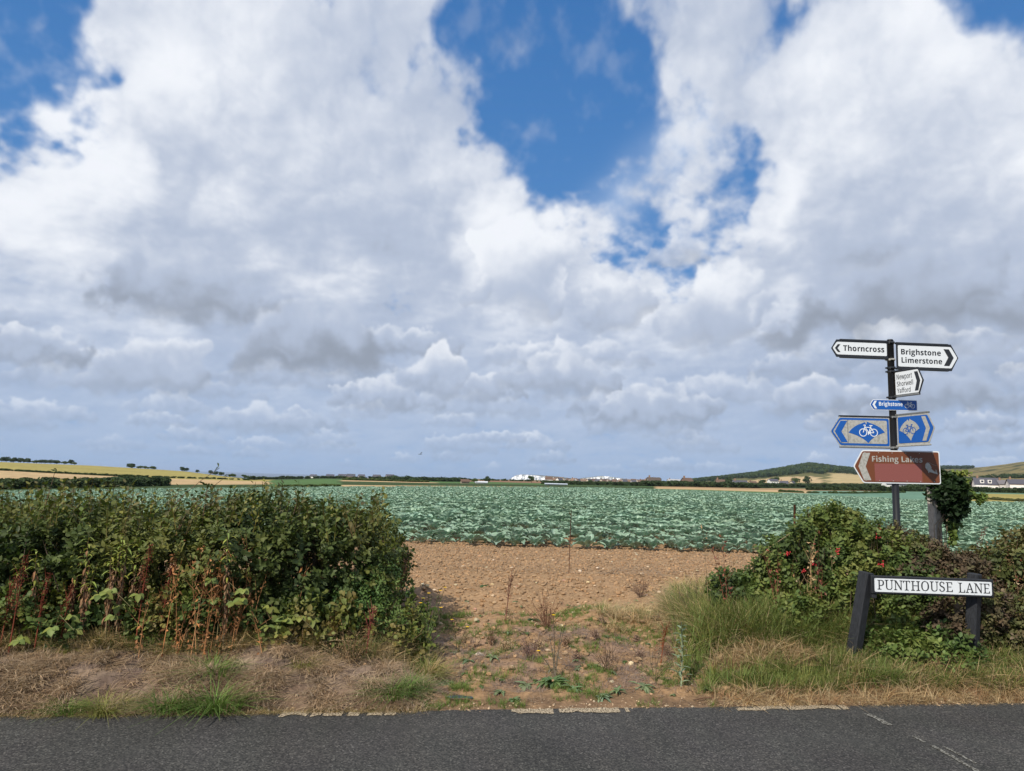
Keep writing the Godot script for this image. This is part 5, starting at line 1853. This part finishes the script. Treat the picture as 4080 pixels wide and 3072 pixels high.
func build_name_sign() -> void:
	var base := on_ground(3.62, -6.74)
	var t := thing("street_name_sign", "white street name board reading Punthouse Lane on two black posts", "sign", base)
	var M: Material = mats["black_wood"]
	var o := base
	# the left post leans, the right one stands
	for a in [[Vector3(3.046, 0.08, -6.76), Vector3(3.202, 0.935, -6.74), 0.5, 0.112], [Vector3(4.125, 0.08, -6.80), Vector3(4.190, 0.945, -6.78), 0.62, 0.108]]:
		var up: Vector3 = (a[1] - a[0]).normalized()
		var x := up.cross(Vector3(0, 0, 1)).normalized() * -1.0
		var b := Basis(x, up, x.cross(up))
		b = b * Basis(Vector3.UP, a[2])
		var st := begin()
		var hgt: float = (a[1] - a[0]).length()
		block(st, Vector3.ZERO, Vector3(a[3] * 0.86, hgt, a[3] * 0.86), 0.008)
		var p := part("post", done(st), M, t)
		p.transform = Transform3D(b, (a[0] + a[1]) * 0.5 - o)
	t.get_child(0).set_meta("label", "black wooden post leaning to the right")
	var bs := begin()
	block(bs, Vector3.ZERO, Vector3(1.075, 0.158, 0.028), 0.006)
	var board := part("backing_board", done(bs), M, t)
	board.position = Vector3(3.745, 0.832, -6.678) - o
	board.rotation.z = deg_to_rad(-0.35)
	var st2 := begin()
	prism(st2, rounded([Vector2(-0.518, -0.061), Vector2(0.518, -0.061), Vector2(0.518, 0.061), Vector2(-0.518, 0.061)], 0.014), 0.0145, 0.0185)
	var rim := part("black_rim", done(st2), mats["sign_black"], board)
	rim.scale = Vector3(1.02, 1.16, 1)
	var st3 := begin()
	prism(st3, rounded([Vector2(-0.514, -0.058), Vector2(0.514, -0.058), Vector2(0.514, 0.058), Vector2(-0.514, 0.058)], 0.012), 0.019, 0.0215)
	part("white_plate", done(st3), mats["sign_white"], board)
	lettering(board, "PUNTHOUSE", -0.490, 0.170, -0.038, 0.047, 0.0225, mats["sign_black"], false, true)
	lettering(board, "LANE", 0.222, 0.496, -0.040, 0.044, 0.0225, mats["sign_black"], false, true)
	var rv := begin()
	for i in 8:
		for e in [0.050, -0.050]:
			block(rv, Vector3(-0.504 + i * 0.144, e, 0.0215), Vector3(0.005, 0.005, 0.003), 0.001)
	part("screws", done(rv), mats["rail_metal"], board)
	var cl := begin()
	block(cl, Vector3(3.236, 0.80, -6.70) - o, Vector3(0.045, 0.17, 0.05), 0.006)
	part("batten", done(cl), M, t)

func build_ivy_post() -> void:
	var p := Vector3(5.24, 0, -9.2)
	p.y = ground(p.x, p.z)
	var st := begin()
	block(st, Vector3(0, 0.68, 0), Vector3(0.115, 1.5, 0.11), 0.012)
	var post := top("fence_post", done(st), mats["grey_wood"], p)
	post.rotation = Vector3(0, 0.3, 0.01)
	tag(post, "weathered grey wooden post behind the right-hand bushes", "post")
	var t := thing("ivy", "dark ball of ivy growing over the weathered post's top", "ivy", Vector3.ZERO)
	var c := p + Vector3(0.15, 1.36, 0.02)
	var l := [[c, Vector3(0.20, 0.22, 0.2)], [c + Vector3(0.05, -0.17, 0.02), Vector3(0.15, 0.17, 0.15)], [c + Vector3(-0.08, 0.1, 0), Vector3(0.14, 0.12, 0.14)], [c + Vector3(0.02, -0.36, 0.06), Vector3(0.07, 0.18, 0.07)]]
	leafy(l, 620, [sprig(16, 6, 0.08, 0.06, 0.05, 0.85)], mats["leaf"], [Color(0.018, 0.038, 0.014), Color(0.028, 0.055, 0.018), Color(0.05, 0.085, 0.025)], t, 81, -0.5, 0.8, 1.1)
	leafy([[c + Vector3(0.4, -0.06, 0), Vector3(0.09, 0.06, 0.06)], [c + Vector3(0.26, -0.02, 0.02), Vector3(0.1, 0.04, 0.05)], [c + Vector3(0.16, 0.24, 0), Vector3(0.14, 0.03, 0.04)], [c + Vector3(0.19, 0.03, 0.06), Vector3(0.06, 0.14, 0.06)], [c + Vector3(0.0, -0.5, 0.08), Vector3(0.07, 0.14, 0.05)]], 110, [sprig(17, 5, 0.07, 0.05, 0.045, 0.85)], mats["leaf"], [Color(0.10, 0.16, 0.035), Color(0.17, 0.22, 0.05), Color(0.24, 0.27, 0.07)], t, 82, -0.5, 0.8, 1.1, "young_shoots")
	var st2 := begin()
	st2.set_color(Color(0.28, 0.22, 0.15))
	rng.seed = 83
	for i in 9:
		var a := p + Vector3(rr(-0.05, 0.1), 0.2, 0.065)
		tube(st2, [a, a + Vector3(rr(-0.05, 0.05), 0.35, 0.01), a + Vector3(rr(-0.04, 0.08), 0.75, 0.012), c + Vector3(rr(-0.1, 0.1), -0.1, 0.05)], 0.006, 0.003, 4)
	tube(st2, [c + Vector3(0.1, 0.22, 0), c + Vector3(0.32, 0.26, 0), c + Vector3(0.5, 0.25, 0), c + Vector3(0.62, 0.18, 0)], 0.003, 0.0015, 4)
	part("stems", done(st2), mats["stem"], t)
	dock(on_ground(5.25, -8.6), 0.95, Color(0.13, 0.035, 0.028), "tall red-brown dock seed head right of the ivy post", "", Vector3(0.22, 0, 0))
	dock(on_ground(5.38, -7.75), 1.05, Color(0.15, 0.045, 0.035), "red-brown dock seed head near the right edge", "", Vector3(0.10, 0, 0))

# ---------------------------------------------------------------- grass
func tuft(seed_: int, n: int, h: float, splay: float, wide: float, lying := 0.0, foot := 0.035) -> ArrayMesh:
	rng.seed = seed_
	var st := begin()
	for i in n:
		var a := rr(0, TAU)
		var o := Vector3(cos(a), 0, sin(a)) * rr(0.0, foot)
		var d := Vector3(cos(a + rr(-0.6, 0.6)), 0, sin(a + rr(-0.6, 0.6)))
		if lying > 0.0:
			var b := rr(0, TAU)
			d = Vector3(cos(b), 0, sin(b))
		var k := h * rr(0.5, 1.15)
		var lean := splay * rr(0.3, 1.2)
		var side := Vector3(-d.z, 0, d.x) * wide * rr(0.7, 1.3)
		var c := Color.WHITE * rr(0.7, 1.2)
		var prev := [o - side, o + side]
		for s in 3:
			var t := (s + 1) / 3.0
			var p := o + d * k * lean * t * t + Vector3.UP * k * (t - 0.45 * lean * t * t) * (1.0 - lying) + Vector3.UP * 0.012 * lying
			if lying > 0.0: p += d * k * t * lying
			var w := side * (1.0 - t * 0.92)
			st.set_color(c)
			quad(st, prev[0], p - w, p + w, prev[1])
			prev = [p - w, p + w]
	return done(st)

func sow(called: String, label: String, protos: Array, n: int, x0: float, x1: float, s0: float, s1: float, rule: Callable, seed_: int) -> void:
	rng.seed = seed_
	var where := []
	var tints := []
	for p in protos:
		where.append([])
		tints.append([])
	for i in n:
		var x := rr(x0, x1)
		var s := rr(s0, s1)
		var z := -(5.585 + 0.1345 * x) - s
		var got: Array = rule.call(x, s, z)      # [which, scale, colour] or empty
		if got.is_empty(): continue
		var up := Vector3(rr(-0.25, 0.25), 1, rr(-0.15, 0.35)).normalized()
		where[got[0]].append(Transform3D(facing(up, rr(0, TAU), got[1]), on_ground(x, z) - Vector3(0, 0.008, 0)))
		tints[got[0]].append(tint(got[2], 0.25, 0.08))
	var o := Node3D.new()
	o.name = numbered(called)
	add_child(o)
	tag(o, label, "grass", "", "stuff")
	for k in protos.size():
		if where[k].size(): scatter("blades", protos[k], mats["grass_blade"], where[k], tints[k], o)

func build_grass() -> void:
	var green := tuft(21, 15, 0.18, 0.8, 0.0030)
	var long_ := tuft(22, 13, 0.30, 0.9, 0.0026)
	var straw := tuft(23, 14, 0.16, 1.1, 0.0022, 0.0, 0.05)
	var lying := tuft(24, 12, 0.095, 0.7, 0.0021, 0.85, 0.10)
	var fine := tuft(25, 16, 0.06, 0.6, 0.0022)
	var cg := Color(0.115, 0.185, 0.042)
	var cy := Color(0.25, 0.25, 0.07)
	var cs := Color(0.50, 0.365, 0.20)
	var cr := Color(0.34, 0.20, 0.105)
	sow("verge_grass", "mixed green and straw-coloured grass on the right-hand verge", [green, long_, straw, lying, fine], 24000, 1.45, 8.0, 0.03, 2.3, func(x: float, s: float, z: float) -> Array:
		var n := nz["coarse"].get_noise_2d(x * 1.1 + 40.0, z * 1.1) as float
		var m := nz["clump"].get_noise_2d(x * 2.6, z * 2.6) as float
		var inner := smoothstep(1.35, 2.1, x + 0.35 * n - 0.2 * s)
		if rng.randf() > inner: return []
		if s < 0.28 + 0.12 * n:
			return [3 if rng.randf() < 0.75 else 2, rr(0.7, 1.1) * (0.7 if s < 0.1 else 1.0), cs if rng.randf() < 0.6 else cr] if rng.randf() < 0.85 else []
		if x < 2.7 and s < 0.62: return [4 if rng.randf() < 0.6 else 0, rr(0.6, 1.2), cg.lerp(cy, rng.randf())]
		var g := 0.78 + 1.5 * n + 0.5 * m
		if rng.randf() < 0.22: return [2, rr(0.7, 1.5), cs]
		if g > rng.randf(): return [0 if s < 0.9 else (1 if rng.randf() < 0.5 else 0), rr(0.6, 1.25) * (1.0 + 0.35 * smoothstep(0.6, 1.4, s)), cg.lerp(cy, rng.randf() * 0.8)]
		return [2 if rng.randf() < 0.6 else 3, rr(0.7, 1.6), cs.lerp(cr, rng.randf() * 0.7)], 201)
	sow("mound_grass", "tall tangled straw grass on the mound left of the bramble bush", [long_, straw, green], 6500, 1.5, 3.3, 1.1, 3.3, func(x: float, s: float, z: float) -> Array:
		var n := nz["coarse"].get_noise_2d(x * 1.3, z * 1.3) as float
		if x < 1.75 + 0.25 * n + 0.15 * absf(s - 2.0): return []
		var k := rng.randf()
		return [0, rr(0.5, 1.3), cy.lerp(cs, rng.randf())] if k < 0.30 else ([1, rr(0.9, 2.2), cs] if k < 0.58 else [2, rr(0.9, 1.8), cg.lerp(cy, rng.randf() * 0.5)])
		, 202)
	sow("bank_grass", "dry flattened grass and hay over the bare left-hand bank", [lying, straw, fine], 36000, -7.5, -0.55, 0.0, 1.15, func(x: float, s: float, z: float) -> Array:
		var n := nz["coarse"].get_noise_2d(x * 1.5 + 9.0, z * 1.9) as float
		var m := nz["clump"].get_noise_2d(x * 3.0, z * 3.0) as float
		if s > 0.06 and n + 0.7 * m < 0.05 and rng.randf() < 0.96: return []
		var k := rng.randf()
		var c := Color(0.54, 0.40, 0.26).lerp(Color(0.30, 0.21, 0.145), rng.randf())
		if s < 0.10: return [2 if k < 0.45 else 0, rr(0.5, 0.9), Color(0.20, 0.17, 0.06).lerp(cs, rng.randf())]
		if s > 0.75 and k < 0.45: return [1, rr(0.6, 1.25), cs.lerp(cy, rng.randf() * 0.6)]
		return [0, rr(0.6, 1.5), c] if k < 0.93 else [1, rr(0.4, 0.9), c], 203)
	sow("hedge_foot_grass", "long yellowing grass along the foot of the left hedge", [long_, straw, green], 3600, -7.0, -0.6, 0.72, 1.3, func(x: float, s: float, z: float) -> Array:
		var k := rng.randf()
		var n := nz["clump"].get_noise_2d(x * 1.8, 7.0) as float
		if n < -0.1 and k < 0.7: return []
		return [0, rr(0.4, 0.8), cy] if k < 0.3 else ([1, rr(0.8, 1.5), cs] if k < 0.8 else [2, rr(0.7, 1.1), cg]), 204)
	sow("gateway_grass", "thin scattered grass and dry litter on the trodden gateway", [lying, fine, straw], 9000, -0.9, 2.0, 0.05, 3.2, func(x: float, s: float, z: float) -> Array:
		var n := nz["coarse"].get_noise_2d(x * 1.7 + 3.0, z * 1.7) as float
		var k := rng.randf()
		if n > 0.08 and k < 0.7: return [1, rr(0.5, 1.2), cg.lerp(cy, rng.randf() * 0.4)]
		if s > 0.35 and s < 2.0 and k < 0.38: return [0, rr(0.6, 1.2), Color(0.27, 0.195, 0.15)]
		if s > 1.6 and x > 1.0 and k < 0.6: return [2 if k < 0.4 else 1, rr(0.5, 1.2), cs if k < 0.35 else cg]
		return [0, rr(0.5, 1.0), Color(0.3, 0.21, 0.14)] if k < 0.08 else [], 205)
	# clumps that stand out on the bare bank
	rng.seed = 210
	var big := tuft(26, 260, 0.20, 1.5, 0.0030, 0.0, 0.13)
	for a in [[-2.30, 0.09, 1.15, "bright green grass tussock at the road edge, left of the largest"], [-2.0, 0.10, 1.5, "largest green grass tussock on the left bank by the road"], [-2.16, 0.45, 1.15, "upright green grass tuft halfway up the left bank"], [-2.95, 0.08, 0.8, "small green grass tuft by the road at far left"], [-2.72, 0.09, 1.0, "yellow-green grass tuft by the road, second from the left"], [-1.55, 0.55, 0.75, "straw-tipped grass tuft on the bank below the hedge"], [-0.82, 0.22, 1.1, "light green grass clump at the bank's gateway end"], [-0.70, 0.35, 1.0, "bright green grass clump nearest the gateway's edge line"], [-0.62, 0.75, 1.1, "soft green grass clump under the yellow-flowered weed"], [-3.35, 0.75, 0.7, "yellowish grass tuft high on the bank at far left"], [-2.55, 0.82, 0.8, "pale yellow grass tuft below the broad bramble leaves"], [3.05, 0.42, 1.0, "dark green grass tussock left of the leaning post"], [3.55, 0.50, 0.8, "blue-green grass tuft between the sign's posts"], [4.45, 0.62, 1.0, "tall green grass tuft right of the standing post"]]:
		var z: float = -(5.585 + 0.1345 * a[0]) - a[1]
		var c := cg
		if a[3].contains("yellow") or a[3].contains("straw"): c = cy
		var o := top("grass_tussock", big, tinted(mats["grass_blade"], tint(c * 1.2, 0.12)), on_ground(a[0], z))
		o.scale = Vector3(1.0, 0.85, 1.0) * a[2]
		o.rotation.y = rr(0, TAU)
		tag(o, a[3], "grass")

# ---------------------------------------------------------------- weeds of the gateway
func rosette(p: Vector3, n: int, size: float, wide: float, c: Color, label: String, group := "", rise := 0.35) -> Node3D:
	var t := thing("leaf_rosette", label, "weed", p, rr(0, TAU), group)
	for i in int(n * 1.6):
		var a := i * 2.4 + rr(-0.3, 0.3)
		var lf := begin()
		var cc := tint(c, 0.22, 0.08)
		leaf(lf, Vector3(0, 0.01, 0), Vector3(cos(a), rr(0.2, 1.0) * rise * 1.6, sin(a)).normalized(), (Vector3.UP + Vector3(cos(a), 0, sin(a)) * -0.3).normalized(), size * rr(0.35, 0.85), wide * rr(0.45, 0.8), rr(0.2, 0.7), rr(0.2, 0.7), cc, cc * 1.3, 4)
		part("leaf", done(lf), mats["leaf"], t)
	return t

func dry_bush(p: Vector3, h: float, n: int, c: Color, label: String) -> void:
	var t := thing("dry_weed", label, "weed", p, rr(0, TAU), "small dry weeds of the gateway" if label.begins_with("small dry brown") else "")
	var st := begin()
	var lf := begin()
	for i in n:
		var a := rr(0, TAU)
		var k := h * rr(0.5, 1.1)
		var w := rr(0.1, 0.85)
		var e := Vector3(cos(a) * k * w, k * (1.05 - 0.5 * w), sin(a) * k * w)
		st.set_color(tint(c * 0.8, 0.3))
		tube(st, [Vector3(0, -0.01, 0), e * 0.5 + rdir() * 0.02, e], 0.0025, 0.001, 3)
		for j in 9:
			var q := e * rr(0.35, 1.0) + rdir() * 0.025
			var cc := tint(c, 0.4, 0.1)
			leaf(lf, q, rdir(), rdir(), rr(0.008, 0.02), 0.009, 0.2, 0.4, cc, cc, 2)
	part("stems", done(st), mats["stem"], t)
	part("withered_leaves", done(lf), mats["dull_leaf"], t)

func flower_weed(p: Vector3, h: float, heads: Array, c: Color, label: String) -> void:
	var t := thing("flowering_weed", label, "weed", p)
	var st := begin()
	st.set_color(c * 0.9)
	var lf := begin()
	for e in heads:
		var q := Vector3(e[0], h * e[1], e[2])
		var m := Vector3(e[0] * 0.35, h * e[1] * 0.5, e[2] * 0.4)
		tube(st, [Vector3(0, -0.01, 0), m, q], 0.004, 0.0018, 4)
		for j in 12:
			var f := rr(0.15, 1.0)
			var b := Vector3.ZERO.lerp(m, f * 2.0) if f < 0.5 else m.lerp(q, f * 2.0 - 1.0)
			var cc := tint(c, 0.25, 0.1)
			leaf(lf, b, (rdir() + Vector3(0, 0.4, 0)).normalized(), Vector3.UP, rr(0.02, 0.05), 0.014, 0.3, 0.3, cc, cc * 1.2, 2)
	part("stems", done(st), mats["stem"], t)
	part("leaves", done(lf), mats["leaf"], t)
	for e in heads:
		if e[3] > 0:
			var fl := begin()
			for k in 9:
				var a := TAU * k / 9.0
				leaf(fl, Vector3(e[0], h * e[1], e[2]), Vector3(cos(a), 0.25, sin(a)).normalized(), Vector3.UP, 0.020, 0.012, 0.0, 0.1, Color.WHITE, Color(1, 0.9, 0.6), 2)
			part("flower", done(fl), mats["petal"], t)

func thistle(p: Vector3, h: float) -> void:
	var t := thing("thistle", "pale grey-green spiny thistle stem on the gateway's right side", "weed", p)
	var st := begin()
	st.set_color(Color(0.24, 0.28, 0.18))
	tube(st, [Vector3(0, -0.01, 0), Vector3(0.01, h * 0.5, 0), Vector3(0.0, h, 0.02)], 0.008, 0.004, 6)
	part("stem", done(st), mats["stem"], t)
	for i in 30:
		var f := 0.05 + 0.9 * i / 30.0
		var a := i * 2.4
		var c := tint(Color(0.20, 0.25, 0.16), 0.2, 0.06)
		var lf := begin()
		leaf(lf, Vector3(0, h * f, 0), Vector3(cos(a), rr(0.1, 0.9), sin(a)).normalized(), Vector3.UP, rr(0.06, 0.13) * (1.2 - 0.6 * f), 0.026, 0.2, 0.5, c, c * 1.2, 4)
		part("leaf", done(lf), mats["leaf"], t)

func build_weeds() -> void:
	rng.seed = 301
	var gg := Color(0.155, 0.20, 0.10)
	flower_weed(on_ground(-0.70, -6.73), 0.62, [[0.16, 0.98, 0.0, 1], [0.12, 0.94, 0.02, 1], [0.02, 0.90, 0.03, 1], [-0.03, 0.82, 0.0, 1], [-0.05, 0.76, 0.02, 1], [0.13, 0.70, 0.0, 1], [0.19, 0.46, 0.02, 0], [0.04, 0.86, -0.03, 0], [0.1, 0.55, 0.04, 0]], Color(0.12, 0.17, 0.055), "tall yellow-flowered weed in the hedge's shadow at the gateway")
	flower_weed(on_ground(0.42, -6.35), 0.52, [[-0.02, 1.0, 0, 1], [0.05, 0.8, 0, 0], [-0.14, 0.45, 0.02, 1], [0.08, 0.9, 0.02, 0], [-0.05, 0.7, 0, 0]], Color(0.14, 0.12, 0.09), "thin dark weed with two yellow flowers mid gateway")
	flower_weed(on_ground(-0.42, -6.9), 0.3, [[-0.06, 1.0, 0, 1], [0.08, 0.8, 0, 1], [0.02, 0.5, 0.02, 0]], Color(0.15, 0.13, 0.07), "short weed with two orange-yellow flowers beside the hedge shadow")
	thistle(on_ground(1.43, -6.22), 0.50)
	dock(on_ground(0.0, -7.75), 0.46, Color(0.14, 0.06, 0.045), "bare red-brown dock stalk on the gateway mound")
	dock(on_ground(1.40, -6.9), 0.34, Color(0.20, 0.06, 0.03), "rust-red dock stalk right of the gateway's bare earth")
	dock(on_ground(-1.12, -6.2), 0.42, Color(0.20, 0.05, 0.05), "reddish dock stalk at the bank's gateway end")
	dock(on_ground(-0.98, -7.0), 0.75, Color(0.10, 0.05, 0.035), "dark brown dock stalk against the hedge's open end")
	dry_bush(on_ground(0.88, -6.55), 0.26, 40, Color(0.25, 0.17, 0.115), "dry brown dead weed mid gateway, nearest the road")
	dry_bush(on_ground(0.42, -7.7), 0.42, 46, Color(0.20, 0.105, 0.07), "large reddish dry weed behind the gateway mound")
	dry_bush(on_ground(1.70, -9.6), 0.30, 34, Color(0.17, 0.11, 0.085), "dark dry weed by the pale rock on bare soil")
	dry_bush(on_ground(0.22, -6.75), 0.20, 30, Color(0.19, 0.12, 0.10), "low purplish dry weed beside the big rosette")
	dry_bush(on_ground(1.26, -6.43), 0.36, 12, Color(0.16, 0.13, 0.08), "thin dark branching weed left of the thistle")
	dry_bush(on_ground(1.95, -8.0), 0.45, 26, Color(0.16, 0.11, 0.09), "dark twiggy dead weed at the grass mound's left edge")
	dry_bush(on_ground(-1.2, -6.05), 0.35, 30, Color(0.24, 0.16, 0.09), "dry tangled weed on the bank under the hedge end")
	rosette(on_ground(0.38, -6.17), 34, 0.22, 0.06, Color(0.11, 0.175, 0.07), "large green spiny-leaved weed clump at the gateway's middle", "", 0.5)
	rosette(on_ground(0.55, -6.1), 12, 0.16, 0.055, Color(0.13, 0.19, 0.09), "smaller green rosette right beside the large spiny clump")
	rosette(on_ground(0.18, -6.2), 12, 0.17, 0.05, gg, "grey-green rosette left of the large spiny clump")
	rosette(on_ground(1.11, -6.20), 14, 0.16, 0.05, gg, "flat grey-green rosette near the thistle's foot")
	rosette(on_ground(0.75, -5.90), 12, 0.14, 0.045, Color(0.16, 0.21, 0.13), "pale rosette nearest the road right of centre")
	rosette(on_ground(0.88, -5.97), 9, 0.12, 0.035, Color(0.13, 0.19, 0.09), "small upright green weed beside the pale road-edge rosette")
	rosette(on_ground(0.08, -5.83), 9, 0.11, 0.04, Color(0.12, 0.17, 0.08), "small rosette at the road edge left of centre")
	rosette(on_ground(-0.02, -5.95), 8, 0.12, 0.035, gg, "thin grey-green weed just behind the road-edge rosette")
	rosette(on_ground(-0.44, -6.15), 10, 0.15, 0.06, Color(0.14, 0.18, 0.10), "broad-leaved grey rosette beside the puddle")
	rosette(on_ground(-0.30, -6.55), 10, 0.13, 0.045, Color(0.10, 0.15, 0.07), "dark rosette on the purplish litter left of centre")
	rosette(on_ground(-0.10, -6.62), 10, 0.12, 0.045, gg, "pale rosette on the purplish litter, right of the dark one")
	rosette(on_ground(0.02, -8.6), 9, 0.14, 0.05, Color(0.045, 0.10, 0.03), "dark green weed clump behind the gateway mound")
	rosette(on_ground(0.3, -8.3), 9, 0.13, 0.05, Color(0.04, 0.085, 0.03), "dark dock leaves on the mound's far side")
	rosette(on_ground(0.85, -8.9), 9, 0.13, 0.05, Color(0.12, 0.16, 0.08), "small green weed on the bare earth before the rod")
	rosette(on_ground(1.35, -9.0), 8, 0.14, 0.04, gg, "grey-green weed on the bare earth near the rocks")
	rosette(on_ground(-0.30, -10.2), 10, 0.15, 0.05, Color(0.08, 0.13, 0.05), "green weed at the far tip of the hedge shadow")
	rosette(on_ground(1.62, -6.12), 8, 0.10, 0.04, Color(0.14, 0.19, 0.07), "yellow-green rosette right of the thistle foot")
	for i in 60:
		var x := rr(-0.5, 1.9)
		var z := -rr(6.0, 9.6)
		rosette(on_ground(x, z), 6, rr(0.05, 0.09), 0.025, [gg, Color(0.09, 0.15, 0.05)][i % 2], "small low green weed scattered on the gateway's bare earth", "small weeds of the gateway", 0.25)
	for a in [[-0.15, -7.2], [0.1, -7.1], [0.35, -7.0], [0.55, -7.2], [0.6, -6.8], [0.95, -7.3], [1.2, -7.0], [1.35, -7.6], [1.55, -7.2], [1.6, -8.2], [0.1, -8.0], [-0.4, -7.4], [1.75, -6.9], [1.7, -7.7], [1.0, -8.0]]:
		dry_bush(on_ground(a[0] + rr(-0.1, 0.1), a[1] + rr(-0.1, 0.1)), rr(0.06, 0.13), 22, [Color(0.28, 0.18, 0.12), Color(0.24, 0.16, 0.12), Color(0.34, 0.25, 0.15)][rng.randi() % 3], "small dry brown weed scattered over the gateway earth")
	# a strip of puddle and a stick by the road
	var pud := begin()
	var ring := []
	for i in 22:
		var a := TAU * i / 22.0
		var r := 0.8 + 0.35 * (nz["fine"].get_noise_2d(cos(a) * 1.4, sin(a) * 1.4) as float)
		ring.append(Vector3(cos(a) * 0.15 * r, 0, sin(a) * 0.055 * r))
	for i in 22:
		tri(pud, Vector3.ZERO, ring[i], ring[(i + 1) % 22])
	var pu := structure("puddle", done(pud), mats["water"])
	pu.position = on_ground(-0.34, -5.84) + Vector3(0, 0.012, 0)
	for a in [[-0.28, -5.76, 0.22, 0.1, "thin brown stick beside the puddle at the road edge"], [1.55, -5.98, 0.2, -0.45, "thin curved stick at the lawn's left end by the road"], [-2.75, -6.2, 0.16, -0.5, "pale stick lying at the hedge foot at left"]]:
		var st := begin()
		st.set_color(Color(0.17, 0.10, 0.065))
		var d: Vector3 = Vector3(cos(a[3]), 0, sin(a[3])) * a[2]
		var o := on_ground(a[0], a[1])
		tube(st, [-d * 0.5, Vector3(0, 0.012, 0.012), d * 0.5], 0.006, 0.003, 5)
		tag(top("stick", done(st), mats["stem"], o + Vector3(0, 0.012, 0)), a[4], "stick")

# ---------------------------------------------------------------- stones and clods
func pebble(seed_: int, flat: float) -> ArrayMesh:
	rng.seed = seed_
	var st := begin()
	st.set_smooth_group(-1)
	var ico := SphereMesh.new()
	ico.radius = 1.0
	ico.height = 2.0
	ico.radial_segments = 7
	ico.rings = 3
	var arr := ico.get_mesh_arrays()
	var v: PackedVector3Array = arr[Mesh.ARRAY_VERTEX]
	var ix: PackedInt32Array = arr[Mesh.ARRAY_INDEX]
	for k in ix:
		var p := v[k]
		var n := nz["clump"].get_noise_3dv(p * 0.9 + Vector3.ONE * seed_ * 3.7) as float
		p *= 1.0 + 0.45 * n
		st.add_vertex(Vector3(p.x, p.y * flat, p.z))
	return done(st)

func build_stones() -> void:
	var shapes := [pebble(1, 0.6), pebble(2, 0.75), pebble(3, 0.5), pebble(4, 0.65)]
	# clods and small stones of the bare soil: nobody could count them
	rng.seed = 401
	for kind in [["soil_clods", "crumbly brown clods over the bare soil strip", 24000, Color(0.30, 0.195, 0.112), 0.007, 0.034], ["gravel", "small pale stones scattered over the bare soil and road edge", 2600, Color(0.44, 0.33, 0.22), 0.004, 0.012]]:
		var where := [[], [], [], []]
		var tints := [[], [], [], []]
		for i in kind[2]:
			var x := rr(-3.5, 5.5)
			var s := rr(0.5, 11.2) if rng.randf() < 0.5 else rr(4.0, 11.2)
			if kind[0] == "gravel":
				s = rr(0.0, 11.0) if rng.randf() < 0.72 else absf(rng.randfn(0.0, 0.10)) + 0.0
				if s < 0.3: x = rr(-2.0, 4.5)
			var z := -(5.585 + 0.1345 * x) - s
			if z < -17.4: continue
			if (x < -1.2 or x > 2.0) and s > 0.3 and s < 2.6: continue
			
			var r := lerpf(kind[4], kind[5], pow(rng.randf(), 2.2))
			var k := rng.randi() % 4
			where[k].append(Transform3D(Basis(Vector3.UP, rr(0, TAU)) * Basis.from_scale(Vector3(r, r * rr(0.7, 1.1), r * rr(0.6, 1.0))), on_ground(x, z) + Vector3(0, r * 0.25, 0)))
			tints[k].append(tint(kind[3], 0.25, 0.08))
		var o := Node3D.new()
		o.name = numbered(kind[0])
		add_child(o)
		tag(o, kind[1], "stones" if kind[0] == "gravel" else "soil", "", "stuff")
		for k in 4:
			scatter("grains", shapes[k], mats["stone"], where[k], tints[k], o)
	# stones large enough to pick out
	rng.seed = 402
	for a in [[1.99, -8.85, 0.10, "largest rock, pale orange, by the grass mound on bare soil", Color(0.62, 0.36, 0.16)], [1.36, -8.7, 0.06, "pale angular rock left of the large orange one", Color(0.60, 0.45, 0.28)], [1.62, -8.6, 0.055, "buff rock between the two larger ones on bare soil", Color(0.58, 0.42, 0.25)], [-0.22, -6.78, 0.05, "white stone beside the litter under the hedge's shadow", Color(0.58, 0.50, 0.40)]]:
		var o := top("stone", shapes[rng.randi() % 4], tinted(mats["stone"], a[4]), on_ground(a[0], a[1]) + Vector3(0, a[2] * 0.3, 0))
		o.scale = Vector3(a[2], a[2] * 0.9, a[2] * 0.8)
		tag(o, a[3], "stone")
	for i in 190:
		var x := rr(-1.2, 3.6)
		var s := rr(0.3, 10.2)
		if i % 3 == 0: s = rr(2.0, 5.0)
		var z := -(5.585 + 0.1345 * x) - s
		if x > 1.8 and s < 3.2: continue
		var r := rr(0.016, 0.038)
		var c := tint([Color(0.48, 0.36, 0.23), Color(0.52, 0.42, 0.29), Color(0.42, 0.26, 0.15)][i % 3], 0.2)
		var o := top("stone", shapes[i % 4], tinted(mats["stone"], Color(snappedf(c.r, 0.06), snappedf(c.g, 0.06), snappedf(c.b, 0.06))), on_ground(x, z) + Vector3(0, r * 0.25, 0))
		o.scale = Vector3(r, r * 0.8, r * 0.85)
		o.rotation.y = rr(0, TAU)
		if s < 4.0: tag(o, "pale buff stone lying loose on the gateway earth", "stone", "loose stones of the gateway")
		else: tag(o, "pale buff stone lying on the bare soil before the crop", "stone", "stones on the soil strip")
